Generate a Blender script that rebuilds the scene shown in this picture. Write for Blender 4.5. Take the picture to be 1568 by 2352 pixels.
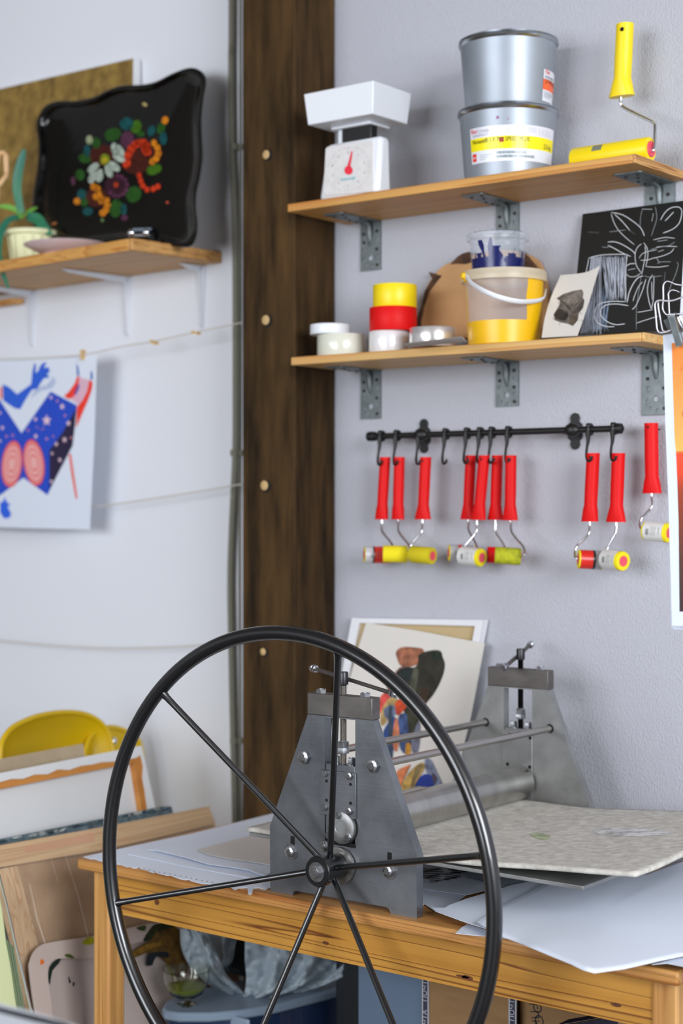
import bpy, math, random
from mathutils import Vector, Matrix
from mathutils import noise
from mathutils.geometry import tessellate_polygon
random.seed(7)
D = bpy.data
for o in list(D.objects): D.objects.remove(o)
SC = bpy.context.scene
COL = SC.collection

# ------------------------------------------------------------------ camera
EYE = Vector((0, 0, 1.38)); TH = math.radians(37.8); FPX = 3770.0; HX, HY = 784.0, 1160.0
cs, sn = math.cos(TH), math.sin(TH)
cam = D.objects.new('camera', D.cameras.new('camera')); COL.objects.link(cam)
cam.location = EYE; cam.rotation_euler = (math.pi/2, 0, TH)
cam.data.sensor_fit = 'VERTICAL'; cam.data.sensor_height = 36.0; cam.data.sensor_width = 24.0
cam.data.lens = FPX/2352*36; cam.data.shift_y = -(1176-HY)/2352
cam.data.clip_start = 0.05
cam.data.dof.use_dof = True; cam.data.dof.focus_distance = 2.62; cam.data.dof.aperture_fstop = 3.0
SC.camera = cam
# ------------------------------------------------------------------ world, lights, exposure
w = D.worlds.new('world'); SC.world = w; w.use_nodes = True
bg = w.node_tree.nodes['Background']; bg.inputs[0].default_value = (0.80, 0.86, 1.0, 1); bg.inputs[1].default_value = 0.42
def area(name, loc, target, sx, sy, power, col):
    l = D.lights.new(name, 'AREA'); l.shape = 'RECTANGLE'; l.size = sx; l.size_y = sy; l.energy = power; l.color = col
    o = D.objects.new(name, l); COL.objects.link(o); o.location = loc
    o.rotation_euler = (Vector(target)-Vector(loc)).to_track_quat('-Z', 'Y').to_euler(); return o
area('window_daylight', (2.5, 0.3, 2.2), (-1.8, 2.4, 1.0), 2.4, 1.7, 112, (0.93, 0.96, 1.0))
area('side_window_daylight', (-2.5, -3.3, 1.8), (-3.0, 2.6, 1.2), 4.2, 2.2, 134, (0.90, 0.94, 1.0))
vs = SC.view_settings; SC.display_settings.display_device = 'sRGB'
vs.view_transform = 'Standard'; vs.look = 'None'; vs.exposure = 1.02; vs.gamma = 1; vs.use_curve_mapping = False

# ------------------------------------------------------------------ where a line of sight meets a real plane
R = Vector((cs, sn, 0)); F = Vector((-sn, cs, 0))
def ray(px, py): return R*((px-HX)/FPX) + F + Vector((0, 0, (HY-py)/FPX))
def PT(px, py, t): return EYE + ray(px, py)*t
def PY(px, py, Y): r = ray(px, py); return EYE + r*(Y/r.y)
def PX(px, py, X): r = ray(px, py); return EYE + r*(X/r.x)
def PZ(px, py, z): r = ray(px, py); return EYE + r*((z-EYE.z)/r.z)
def TY(px, Y): return Y/ray(px, HY).y
class Plane:
    def __init__(s, p, n): s.p = Vector(p); s.n = Vector(n).normalized()
    def at(s, px, py, lift=0):
        r = ray(px, py); q = s.p + s.n*lift
        return EYE + r*(s.n.dot(q-EYE)/s.n.dot(r))
def plane3(a, b, c):
    n = (b-a).cross(c-a).normalized()
    if n.dot(EYE-a) < 0: n = -n
    return Plane(a, n)
WY = 2.81                                   # right wall face
JN = Vector((-2.28, WY, 0)); PHI = math.radians(-5.11)
ML = Matrix.Translation(JN) @ Matrix.Rotation(PHI, 4, 'Z')     # left wall: local x along it, -y into the room
MLI = ML.inverted()
LN = ML.to_3x3() @ Vector((0, -1, 0))
def PW(px, py, off=0): return Plane(JN, LN).at(px, py, off)
def UL(px, py, off=0): return MLI @ PW(px, py, off)

# ------------------------------------------------------------------ colours and materials
def lin(c):
    return tuple(((x/255)/12.92 if x/255 <= .04045 else ((x/255+.055)/1.055)**2.4) for x in c[:3]) + (1,)
def newmat(name):
    m = D.materials.new(name); m.use_nodes = True; nt = m.node_tree
    return m, nt, nt.nodes['Principled BSDF']
def N(nt, t, **k):
    n = nt.nodes.new(t)
    for a, b in k.items():
        if a in n.inputs: n.inputs[a].default_value = b
        else: setattr(n, a, b)
    return n
def mapping(nt, scale, obj=True):
    tc = N(nt, 'ShaderNodeTexCoord'); mp = N(nt, 'ShaderNodeMapping'); mp.inputs['Scale'].default_value = scale
    nt.links.new(tc.outputs['Object'], mp.inputs[0]); return mp
def bump(nt, b, fac, strength, dist=0.001):
    bn = N(nt, 'ShaderNodeBump'); bn.inputs['Strength'].default_value = strength; bn.inputs['Distance'].default_value = dist
    nt.links.new(fac, bn.inputs['Height']); nt.links.new(bn.outputs[0], b.inputs['Normal'])
def ramp(nt, fac, stops):
    r = N(nt, 'ShaderNodeValToRGB'); nt.links.new(fac, r.inputs[0]); e = r.color_ramp.elements
    while len(e) < len(stops): e.new(0.5)
    for i, (p, c) in enumerate(stops): e[i].position = p; e[i].color = lin(c)
    return r.outputs[0]
def mat(name, c, rough=.5, metal=0, var=None, scale=(8, 8, 8), bmp=0, bscale=None, coat=0, spec=None, trans=0, alpha=1, detail=6, ior=None):
    m, nt, b = newmat(name)
    b.inputs['Base Color'].default_value = lin(c); b.inputs['Roughness'].default_value = rough; b.inputs['Metallic'].default_value = metal
    if coat: b.inputs['Coat Weight'].default_value = coat; b.inputs['Coat Roughness'].default_value = .08
    if spec is not None: b.inputs['Specular IOR Level'].default_value = spec
    if trans: b.inputs['Transmission Weight'].default_value = trans
    if ior: b.inputs['IOR'].default_value = ior
    if alpha < 1: b.inputs['Alpha'].default_value = alpha
    if var:
        mp = mapping(nt, scale); nz = N(nt, 'ShaderNodeTexNoise', Scale=1.0, Detail=detail, Roughness=.6); nt.links.new(mp.outputs[0], nz.inputs['Vector'])
        nt.links.new(ramp(nt, nz.outputs['Fac'], [(.32, var), (.66, c)]), b.inputs['Base Color'])
    if bmp:
        mp2 = mapping(nt, bscale or scale); n2 = N(nt, 'ShaderNodeTexNoise', Scale=1.0, Detail=4.0); nt.links.new(mp2.outputs[0], n2.inputs['Vector'])
        bump(nt, b, n2.outputs['Fac'], bmp)
    return m
def wood(name, c1, c2, c3, axis='x', dens=1.0, rough=.5, lines=.5, coat=0):
    """pine: long streaks along an axis, thin darker growth lines"""
    m, nt, b = newmat(name)
    k = {'x': (1.2, 30, 30), 'y': (30, 1.2, 30), 'z': (30, 30, 1.2)}[axis]
    mp = mapping(nt, tuple(q*dens for q in k)); nz = N(nt, 'ShaderNodeTexNoise', Scale=1.0, Detail=5.0, Roughness=.6, Distortion=.4); nt.links.new(mp.outputs[0], nz.inputs['Vector'])
    k2 = {'x': (.9, 60, 60), 'y': (60, .9, 60), 'z': (60, 60, .9)}[axis]
    mp2 = mapping(nt, tuple(q*dens for q in k2)); n2 = N(nt, 'ShaderNodeTexNoise', Scale=1.0, Detail=1.0, Distortion=.3); nt.links.new(mp2.outputs[0], n2.inputs['Vector'])
    sm = N(nt, 'ShaderNodeMath', operation='MULTIPLY'); nt.links.new(n2.outputs['Fac'], sm.inputs[0]); sm.inputs[1].default_value = 5.0
    fr = N(nt, 'ShaderNodeMath', operation='FRACT'); nt.links.new(sm.outputs[0], fr.inputs[0])
    base = ramp(nt, nz.outputs['Fac'], [(.3, c1), (.7, c2)])
    ln = ramp(nt, fr.outputs[0], [(.0, (255, 255, 255)), (.72, (235, 235, 235)), (.9, tuple(int(255-(255-q)*lines) for q in c3)), (1.0, (250, 250, 250))])
    mx = N(nt, 'ShaderNodeMix', data_type='RGBA', blend_type='MULTIPLY'); mx.inputs[0].default_value = 1.0
    nt.links.new(base, mx.inputs[6]); nt.links.new(ln, mx.inputs[7]); nt.links.new(mx.outputs[2], b.inputs['Base Color'])
    b.inputs['Roughness'].default_value = rough
    if coat: b.inputs['Coat Weight'].default_value = coat
    bump(nt, b, nz.outputs['Fac'], .15, .0006)
    return m
def paint(name, rough=.6, coat=0, noise=0, nscale=40, spec=.4, metal=0, alpha=1):
    m, nt, b = newmat(name)
    at = N(nt, 'ShaderNodeAttribute', attribute_name='Col'); out = at.outputs['Color']
    if noise:
        mp = mapping(nt, (nscale,)*3); nz = N(nt, 'ShaderNodeTexNoise', Scale=1.0, Detail=6.0, Roughness=.7); nt.links.new(mp.outputs[0], nz.inputs['Vector'])
        v = 1-noise
        rr = ramp(nt, nz.outputs['Fac'], [(.3, (255*v, 255*v, 255*v)), (.6, (255, 255, 255))])
        mx = N(nt, 'ShaderNodeMix', data_type='RGBA', blend_type='MULTIPLY'); mx.inputs[0].default_value = 1.0
        nt.links.new(out, mx.inputs[6]); nt.links.new(rr, mx.inputs[7]); out = mx.outputs[2]
    nt.links.new(out, b.inputs['Base Color']); b.inputs['Roughness'].default_value = rough
    b.inputs['Specular IOR Level'].default_value = spec; b.inputs['Metallic'].default_value = metal
    if coat: b.inputs['Coat Weight'].default_value = coat; b.inputs['Coat Roughness'].default_value = .05
    if alpha < 1: b.inputs['Alpha'].default_value = alpha
    return m

M = {}
def wallpaper():
    m, nt, b = newmat('woven_wallpaper')
    b.inputs['Base Color'].default_value = lin((184, 186, 195)); b.inputs['Roughness'].default_value = .75
    mp = mapping(nt, (330, 330, 330)); nz = N(nt, 'ShaderNodeTexNoise', Scale=1.0, Detail=2.0); nt.links.new(mp.outputs[0], nz.inputs['Vector'])
    mp2 = mapping(nt, (420, 420, 140)); n2 = N(nt, 'ShaderNodeTexNoise', Scale=1.0, Detail=1.0); nt.links.new(mp2.outputs[0], n2.inputs['Vector'])
    ad = N(nt, 'ShaderNodeMath', operation='ADD'); nt.links.new(nz.outputs['Fac'], ad.inputs[0]); nt.links.new(n2.outputs['Fac'], ad.inputs[1])
    bump(nt, b, ad.outputs[0], .9, .0016)
    return m
M['wallpaper'] = wallpaper()
M['plaster'] = mat('white_wall_paint', (228, 231, 238), .8, bmp=.1, bscale=(25, 25, 25))
M['ceiling'] = mat('dark_boarded_ceiling', (150, 140, 130), .7)
M['darkwall'] = mat('dark_brick_paint', (150, 148, 146), .8)
M['floor'] = mat('grey_floor', (92, 84, 76), .6, var=(70, 62, 55), scale=(3, 3, 3))
M['beam'] = mat('dark_stained_timber', (84, 62, 36), .75, spec=.12, var=(27, 21, 13), scale=(20, 20, 2.8), bmp=.5, bscale=(60, 60, 3), detail=9)
M['plug'] = mat('pale_putty', (190, 160, 110), .7)
M['pine'] = wood('pine_top', (204, 150, 84), (180, 124, 62), (150, 92, 45), 'x', rough=.45)
M['pine_apron'] = wood('pine_apron', (200, 146, 62), (168, 112, 36), (120, 72, 26), 'x', .75, rough=.42, lines=.9)
M['pine_leg'] = wood('pine_leg', (208, 158, 92), (182, 126, 64), (160, 104, 55), 'z', rough=.45)
M['shelf'] = wood('shelf_pine', (224, 172, 98), (206, 150, 76), (190, 134, 72), 'x', .8, rough=.5, lines=.55)
M['shelf_pale'] = wood('shelf_pine_pale', (228, 188, 124), (214, 168, 100), (200, 150, 90), 'x', .8, rough=.5, lines=.45)
M['endgrain'] = wood('pine_end_grain', (216, 168, 104), (196, 142, 78), (140, 92, 50), 'y', 1.6, rough=.6, lines=.8)
M['stretcher'] = wood('raw_spruce', (222, 186, 138), (206, 164, 112), (200, 156, 106), 'y', .8, rough=.6, lines=.4)
M['stretcher_z'] = wood('raw_spruce_upright', (224, 190, 146), (208, 168, 120), (196, 152, 104), 'z', .8, rough=.6, lines=.5)
M['orange_wood'] = mat('orange_stretcher_wood', (206, 140, 66), .6, var=(184, 116, 50), scale=(40, 3, 40))
M['knot'] = mat('wood_knot', (74, 36, 14), .6, var=(110, 58, 24), scale=(90, 90, 90))
M['steel'] = mat('brushed_steel_plate', (142, 146, 151), .42, .9, var=(110, 114, 120), scale=(9, 9, 9), bmp=.12, bscale=(12, 12, 260), detail=8)
M['steel_far'] = mat('aged_steel_plate', (176, 178, 178), .45, .9, var=(134, 134, 133), scale=(8, 8, 8), bmp=.1, bscale=(12, 12, 200))
M['bar'] = mat('dull_steel_bar', (128, 123, 120), .5, .9, var=(104, 100, 98), scale=(14, 14, 30))
M['roller'] = mat('turned_steel', (196, 195, 192), .3, 1, var=(176, 174, 171), scale=(5, 30, 5), bmp=.03, bscale=(40, 300, 40))
M['rod'] = mat('bright_steel_rod', (182, 178, 174), .27, 1)
M['zinc'] = mat('zinc_bolt', (205, 208, 214), .25, 1, var=(170, 172, 178), scale=(120, 120, 120))
M['thread'] = mat('threaded_rod_steel', (176, 172, 168), .35, 1)
M['dark_steel'] = mat('blackened_steel', (66, 66, 68), .38, 1)
M['black'] = mat('black_gloss_paint', (10, 13, 18), .32, 0, coat=.7, spec=.6)
M['hole'] = mat('dark_recess', (10, 10, 10), .9)
M['rail'] = mat('black_powder_coat', (14, 15, 15), .45)
M['galv'] = mat('galvanised_steel', (138, 146, 148), .5, .75, var=(112, 120, 122), scale=(45, 45, 45))
M['screw'] = mat('black_screw', (24, 22, 20), .5)
M['white_metal'] = mat('white_bracket_enamel', (212, 216, 224), .4)
M['felt'] = mat('grey_wool_felt', (216, 213, 205), .95, var=(178, 174, 166), scale=(60, 60, 60), bmp=.8, bscale=(260, 260, 260), detail=10)
M['felt_edge'] = mat('felt_cut_edge', (190, 184, 170), .95, var=(110, 100, 88), scale=(90, 90, 90))
M['paper'] = mat('white_paper', (222, 230, 244), .7)
M['paper_warm'] = mat('offwhite_paper', (214, 210, 204), .75)
M['paper_grey'] = mat('blue_grey_paper', (150, 158, 172), .75)
M['paper_edge'] = mat('paper_edge', (190, 184, 178), .8)
M['wplastic'] = mat('white_plastic', (228, 232, 238), .35)
M['face'] = mat('dial_face', (222, 220, 220), .45, var=(210, 207, 206), scale=(60, 60, 60))
M['red'] = mat('red_plastic', (216, 16, 18), .5, spec=.2)
M['pointer'] = mat('red_pointer', (235, 50, 70), .4)
M['yellow'] = mat('yellow_plastic', (244, 216, 8), .4)
M['foam'] = mat('yellow_foam', (232, 214, 20), .85, bmp=.3, bscale=(500, 500, 500))
M['foam_olive'] = mat('stained_yellow_foam', (190, 190, 22), .8, var=(140, 150, 30), scale=(80, 80, 80), bmp=.3, bscale=(500, 500, 500))
M['foam_dark'] = mat('mustard_foam', (202, 186, 14), .85, bmp=.3, bscale=(500, 500, 500))
M['core'] = mat('pink_red_core', (226, 80, 96), .5)
M['chrome'] = mat('chrome_wire', (222, 224, 228), .12, 1)
M['clipwire'] = mat('nickel_clip_wire', (150, 148, 154), .22, 1)
M['can'] = mat('silver_lacquered_tin', (164, 172, 182), .46, .55, var=(154, 162, 172), scale=(10, 10, 10))
M['can_rim'] = mat('tin_rim', (190, 196, 202), .25, 1)
M['paint'] = paint('printed_colours')
M['paint_gloss'] = paint('glossy_print', .25, coat=.3)
M['paint_rough'] = paint('brushed_paint', .7, noise=.5, nscale=45)
M['label'] = paint('label_print', .3, spec=.5)
M['lacquer'] = mat('black_lacquer', (5, 6, 6), .15, spec=.35, coat=.25)
M['lacquer_art'] = paint('painted_flowers', .35, coat=.15, noise=.6, nscale=120, spec=.3)
M['gold'] = mat('gold_ochre_canvas', (158, 128, 62), .6, var=(104, 80, 34), scale=(26, 26, 26), bmp=.6, bscale=(60, 60, 60), detail=10)
M['canvas'] = mat('primed_canvas', (222, 224, 226), .8, bmp=.15, bscale=(300, 300, 300))
M['card'] = mat('grey_board', (186, 168, 142), .85, var=(170, 152, 126), scale=(12, 12, 12))
M['hardboard'] = mat('brown_hardboard', (196, 160, 118), .8, var=(166, 128, 88), scale=(9, 9, 9))
M['cardboard'] = mat('brown_cardboard', (150, 118, 80), .85, var=(136, 104, 68), scale=(6, 6, 40))
M['beige'] = mat('beige_mount', (190, 168, 126), .8)
M['white_frame'] = mat('white_frame_paint', (226, 227, 232), .5)
M['rope'] = mat('pale_twine', (205, 200, 188), .8)
M['pin'] = mat('wooden_peg', (214, 180, 120), .6)
M['conduit'] = mat('grey_conduit', (116, 114, 100), .55)
M['pot'] = mat('pale_yellow_plastic', (230, 230, 186), .45)
M['leaf'] = mat('orchid_leaf', (50, 128, 82), .45, var=(36, 104, 92), scale=(12, 12, 5))
M['leaf_young'] = mat('young_leaf', (110, 168, 50), .45, var=(80, 140, 50), scale=(20, 20, 20))
M['leaf_dry'] = mat('dry_leaf', (170, 104, 50), .7)
M['plate'] = mat('pink_glazed_ceramic', (214, 190, 190), .3, coat=.3)
M['manikin'] = mat('lacquered_beech', (222, 180, 132), .4)
M['chair'] = mat('mustard_moulded_plastic', (206, 170, 4), .38)
M['tape_clear'] = mat('cream_tape_roll', (214, 216, 202), .22, coat=.4)
M['tape_silver'] = mat('silver_tape_roll', (232, 232, 234), .2, .15)
M['alu'] = mat('aluminium_foil_tape', (240, 238, 240), .22, .75)
M['tape_core'] = mat('cardboard_core', (150, 120, 84), .8)
M['bark'] = mat('dark_bark', (60, 42, 32), .95, var=(100, 70, 50), scale=(60, 60, 60), bmp=.8, bscale=(80, 80, 80))
M['slice'] = mat('sawn_wood_slice', (206, 162, 112), .7, var=(186, 140, 94), scale=(8, 8, 8))
M['clear'] = mat('frosted_plastic', (214, 208, 208), .3, alpha=.30)
M['clear_lid'] = mat('yellow_stained_rim', (226, 214, 188), .35, alpha=.6)
M['clear_tub'] = mat('clear_tub_plastic', (206, 214, 226), .2, alpha=.28)
M['film'] = mat('clear_wrapping_film', (235, 235, 235), .08, alpha=.10, bmp=.7, bscale=(9, 3, 22))
M['yink'] = mat('yellow_ink', (238, 186, 4), .35)
M['bink'] = mat('dark_blue_ink', (14, 24, 88), .25)
M['lidblue'] = mat('blue_grey_lid', (136, 154, 174), .35, alpha=.9)
M['boxblue'] = mat('translucent_blue_box', (34, 54, 88), .25, alpha=.8)
M['bag'] = mat('thin_white_plastic', (160, 174, 184), .4, bmp=1.0, bscale=(55, 55, 55), alpha=.93)
M['bag_dark'] = mat('dark_bag_hollow', (34, 46, 54), .6)
M['bin'] = mat('black_bin_plastic', (22, 27, 33), .45)
M['bluepanel'] = mat('blue_grey_panel', (96, 116, 140), .6)
M['palette'] = paint('stained_palette_plastic', .35, spec=.5)
M['glass'] = mat('clear_glass', (245, 248, 240), .02, trans=1.0, ior=1.45)
M['greenwater'] = mat('green_water', (150, 165, 40), .1, alpha=.75)
M['greensheet'] = mat('pale_green_sheet', (214, 224, 174), .6, bmp=.2, bscale=(30, 30, 30))
M['acrylic'] = mat('acrylic_edge', (120, 140, 110), .15, coat=.5)
M['whitetray'] = mat('white_enamel', (216, 224, 232), .3)
M['carpaint'] = mat('dark_toy_paint', (14, 18, 24), .2, coat=.8)
M['tyre'] = mat('toy_tyre', (16, 16, 18), .8)
M['blackcard'] = mat('black_scratch_card', (16, 18, 17), .55)

# ------------------------------------------------------------------ mesh builder
BASE = {}
class B:
    def __init__(s, *mats):
        s.v = []; s.f = []; s.fm = []; s.fc = []; s.mats = [M[x] for x in mats]; s.i = 0; s.c = None; s.T = Matrix.Identity(4)
    def use(s, i, c=None): s.i = i; s.c = c; return s
    def V(s, p): s.v.append(s.T @ Vector(p)); return len(s.v)-1
    def face(s, idx): s.f.append(tuple(idx)); s.fm.append(s.i); s.fc.append(s.c)
    def poly(s, pts): s.face([s.V(p) for p in pts]); return s
    def box(s, x0, x1, y0, y1, z0, z1):
        i = [s.V((x, y, z)) for z in (z0, z1) for y in (y0, y1) for x in (x0, x1)]
        for q in ((0, 2, 3, 1), (4, 5, 7, 6), (0, 1, 5, 4), (2, 6, 7, 3), (0, 4, 6, 2), (1, 3, 7, 5)): s.face([i[k] for k in q])
        return s
    def hexa(s, bot, top):
        i = [s.V(p) for p in bot] + [s.V(p) for p in top]; n = len(bot)
        s.face(i[:n][::-1]); s.face(i[n:])
        for k in range(n): s.face((i[k], i[(k+1) % n], i[n+(k+1) % n], i[n+k]))
        return s
    def prism(s, pts, vec, holes=()):
        """outline (3D points) extruded by vec, with holes"""
        vec = Vector(vec); loops = [[Vector(p) for p in pts]] + [[Vector(p) for p in h] for h in holes]
        if not holes:
            a = [s.V(p) for p in loops[0]]; b = [s.V(p+vec) for p in loops[0]]; s.face(a[::-1]); s.face(b)
            for k in range(len(a)): s.face((a[k], a[(k+1) % len(a)], b[(k+1) % len(a)], b[k]))
            return s
        tris = tessellate_polygon(loops); flat = [p for l in loops for p in l]
        a = [s.V(p) for p in flat]; b = [s.V(p+vec) for p in flat]
        for t in tris: s.face([a[k] for k in t]); s.face([b[k] for k in t][::-1])
        o = 0
        for l in loops:
            n = len(l)
            for k in range(n): s.face((a[o+k], a[o+(k+1) % n], b[o+(k+1) % n], b[o+k]))
            o += n
        return s
    def tube(s, path, r, n=12, closed=False, flat=None):
        P = [Vector(p) for p in path]; m = len(P); rr = r if isinstance(r, (list, tuple)) else [r]*m
        rings = []; prev = None
        for k in range(m):
            if closed: t = (P[(k+1) % m]-P[k-1])
            else: t = P[min(k+1, m-1)]-P[max(k-1, 0)]
            t.normalize()
            if prev is None:
                u = t.orthogonal().normalized()
                if abs(t.z) < .9: u = (Vector((0, 0, 1)) - t*t.z).normalized()
            else: u = (prev - t*prev.dot(t)).normalized()
            prev = u; v = t.cross(u)
            f = flat or (1, 1)
            rings.append([s.V(P[k] + (u*math.cos(2*math.pi*j/n)*f[0] + v*math.sin(2*math.pi*j/n)*f[1])*rr[k]) for j in range(n)])
        for k in range(m if closed else m-1):
            a, b = rings[k], rings[(k+1) % m]
            for j in range(n): s.face((a[j], a[(j+1) % n], b[(j+1) % n], b[j]))
        if not closed: s.face(rings[0][::-1]); s.face(rings[-1])
        return s
    def cyl(s, p0, p1, r0, r1=None, n=28): return s.tube([p0, p1], [r0, r0 if r1 is None else r1], n)
    def lathe(s, prof, c, axis=(0, 0, 1), n=40, capped=True):
        ax = Vector(axis).normalized(); u = ax.orthogonal().normalized(); v = ax.cross(u); c = Vector(c)
        rings = [[s.V(c + ax*h + (u*math.cos(2*math.pi*j/n) + v*math.sin(2*math.pi*j/n))*max(r, 1e-5)) for j in range(n)] for r, h in prof]
        for a, b in zip(rings, rings[1:]):
            for j in range(n): s.face((a[j], a[(j+1) % n], b[(j+1) % n], b[j]))
        if capped: s.face(rings[0][::-1]); s.face(rings[-1])
        return s
    def hexbolt(s, c, axis, r, h, washer=0, stud=0):
        ax = Vector(axis).normalized(); c = Vector(c)
        if washer: s.cyl(c, c+ax*.0015, washer, n=28); c = c+ax*.0015
        u = ax.orthogonal().normalized(); v = ax.cross(u)
        def ring(rr, hh, a0=.3): return [s.V(c+ax*hh+(u*math.cos(a0+math.pi*k/3)+v*math.sin(a0+math.pi*k/3))*rr) for k in range(6)]
        a, b, d = ring(r, 0), ring(r, h*.85), ring(r*.86, h)
        for x, y in ((a, b), (b, d)):
            for k in range(6): s.face((x[k], x[(k+1) % 6], y[(k+1) % 6], y[k]))
        s.face(d); s.face(a[::-1])
        s.cyl(c+ax*h, c+ax*(h+.0006+stud), r*.5, n=16)
        return s
    def grid(s, fn, nu, nv):
        i = [[s.V(fn(u/nu, v/nv)) for u in range(nu+1)] for v in range(nv+1)]
        for v in range(nv):
            for u in range(nu): s.face((i[v][u], i[v][u+1], i[v+1][u+1], i[v+1][u]))
        return s
    # flat marks on a plane, traced as outlines
    def mark(s, pl, pts, col, lift): s.c = col; s.poly([pl.at(x, y, lift) for x, y in pts]); return s
    def blob(s, pl, cx, cy, rx, ry, col, lift, rot=0, n=18):
        a = math.radians(rot); P = []
        for k in range(n):
            x, y = rx*math.cos(2*math.pi*k/n), ry*math.sin(2*math.pi*k/n)
            P.append((cx+x*math.cos(a)-y*math.sin(a), cy+x*math.sin(a)+y*math.cos(a)))
        return s.mark(pl, P, col, lift)
    def stroke(s, pl, pts, wd, col, lift):
        s.c = col; m = len(pts); L = []
        for k in range(m):
            ax, ay = pts[max(k-1, 0)]; bx, by = pts[min(k+1, m-1)]; dx, dy = bx-ax, by-ay; q = math.hypot(dx, dy) or 1
            hw = wd/2*(1 if 0 < k < m-1 else .5)
            L.append(((pts[k][0]-dy/q*hw, pts[k][1]+dx/q*hw), (pts[k][0]+dy/q*hw, pts[k][1]-dx/q*hw)))
        ids = [(s.V(pl.at(*a, lift)), s.V(pl.at(*b, lift))) for a, b in L]
        for a, b in zip(ids, ids[1:]): s.face((a[0], b[0], b[1], a[1]))
        return s
    def text(s, string, size, fn, col=None):
        vv, ff = glyphs(string, size); s.c = col; i = [s.V(fn(x, y)) for x, y in vv]
        for f in ff: s.face([i[k] for k in f])
        return s
    def build(s, name, parent=None, base=None, bevel=0, solid=0, sub=0, smooth=40, **tags):
        if parent is not None: off = BASE[parent.name]
        elif base is not None: off = Vector(base)
        else:
            lo = [min(v[k] for v in s.v) for k in range(3)]; hi = [max(v[k] for v in s.v) for k in range(3)]
            off = Vector(((lo[0]+hi[0])/2, (lo[1]+hi[1])/2, lo[2]))
        me = D.meshes.new(name); me.from_pydata([v-off for v in s.v], [], s.f)
        for m in s.mats: me.materials.append(m)
        me.polygons.foreach_set('material_index', s.fm)
        if any(c is not None for c in s.fc):
            at = me.color_attributes.new('Col', 'FLOAT_COLOR', 'CORNER'); buf = []
            for p, c in zip(me.polygons, s.fc): buf += list(lin(c or (255, 255, 255)))*p.loop_total
            at.data.foreach_set('color', buf)
        me.validate(); me.shade_smooth(); me.set_sharp_from_angle(angle=math.radians(smooth))
        o = D.objects.new(name, me); COL.objects.link(o)
        if parent is not None: o.parent = parent
        else: o.location = off
        BASE[o.name] = off
        if solid: md = o.modifiers.new('thick', 'SOLIDIFY'); md.thickness = solid; md.offset = 0
        if sub: md = o.modifiers.new('sub', 'SUBSURF'); md.levels = sub; md.render_levels = sub
        if bevel: md = o.modifiers.new('bev', 'BEVEL'); md.width = bevel; md.segments = 2; md.limit_method = 'ANGLE'; md.angle_limit = math.radians(50)
        for k, v in tags.items(): o[k] = v
        return o
def glyphs(string, size, cache={}):
    if (string, size) in cache: return cache[(string, size)]
    c = D.curves.new('t', 'FONT'); c.body = string; c.size = size; c.offset = 0; c.resolution_u = 2; o = D.objects.new('t', c); COL.objects.link(o)
    bpy.context.view_layer.update()
    dg = bpy.context.evaluated_depsgraph_get(); me = o.evaluated_get(dg).to_mesh()
    r = ([(v.co.x, v.co.y) for v in me.vertices], [tuple(p.vertices) for p in me.polygons])
    o.evaluated_get(dg).to_mesh_clear(); D.objects.remove(o); D.curves.remove(c); cache[(string, size)] = r
    return r
def thing(name, label, cat, base, group=None):
    o = D.objects.new(name, None); COL.objects.link(o); o.location = base; o.empty_display_size = .05
    o['label'] = label; o['category'] = cat
    if group: o['group'] = group
    BASE[o.name] = Vector(base); return o
def tag(o, label, cat, group=None):
    o['label'] = label; o['category'] = cat
    if group: o['group'] = group
    return o
def smooth(pts, n=6):
    """Catmull-Rom through the points"""
    P = [Vector(p) for p in pts]; Q = [P[0]*2-P[1]] + P + [P[-1]*2-P[-2]]; out = []
    for k in range(1, len(Q)-2):
        a, b, c, d = Q[k-1:k+3]
        for j in range(n):
            t = j/n; out.append(.5*((2*b)+(c-a)*t+(2*a-5*b+4*c-d)*t*t+(3*b-a-3*c+d)*t**3))
    return out+[P[-1]]
def sm2(pts, n=5): return [(p[0], p[1]) for p in smooth([(a, b, 0) for a, b in pts], n)]
def closed2(pts, n=4):
    P = pts[-2:]+pts+pts[:3]; S = sm2(P, n); return S[2*n:(2+len(pts))*n]
def Zt(pts, ox, oy, sc): return [(ox+x/sc, oy+y/sc) for x, y in pts]

# ================================================================== SETTING
ST = dict(kind='structure')
b = B('wallpaper'); b.box(-2.28, 2.9, WY, WY+.1, 0, 3.0); b.build('wall_back', **ST)
b = B('plaster'); b.T = ML; b.box(-3.25, .02, 0, .1, 0, 3.0); b.build('wall_left', **ST)
b = B('floor'); b.box(-5.6, 3, -3.5, 3.3, -.1, 0); b.build('floor', **ST)
b = B('ceiling'); b.box(-5.6, 3, -3.5, 3.3, 3.0, 3.1); b.build('ceiling', **ST)
b = B('plaster'); b.box(2.9, 3, -3.5, 2.9, 0, 3.0); b.build('wall_right', **ST)
b = B('darkwall'); b.box(-5.6, 3, -3.5, -3.4, 0, 3.0); b.build('wall_front', **ST)
b = B('darkwall'); b.box(-5.6, -5.5, -3.4, 3.3, 0, 3.0); b.build('wall_side', **ST)

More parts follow.
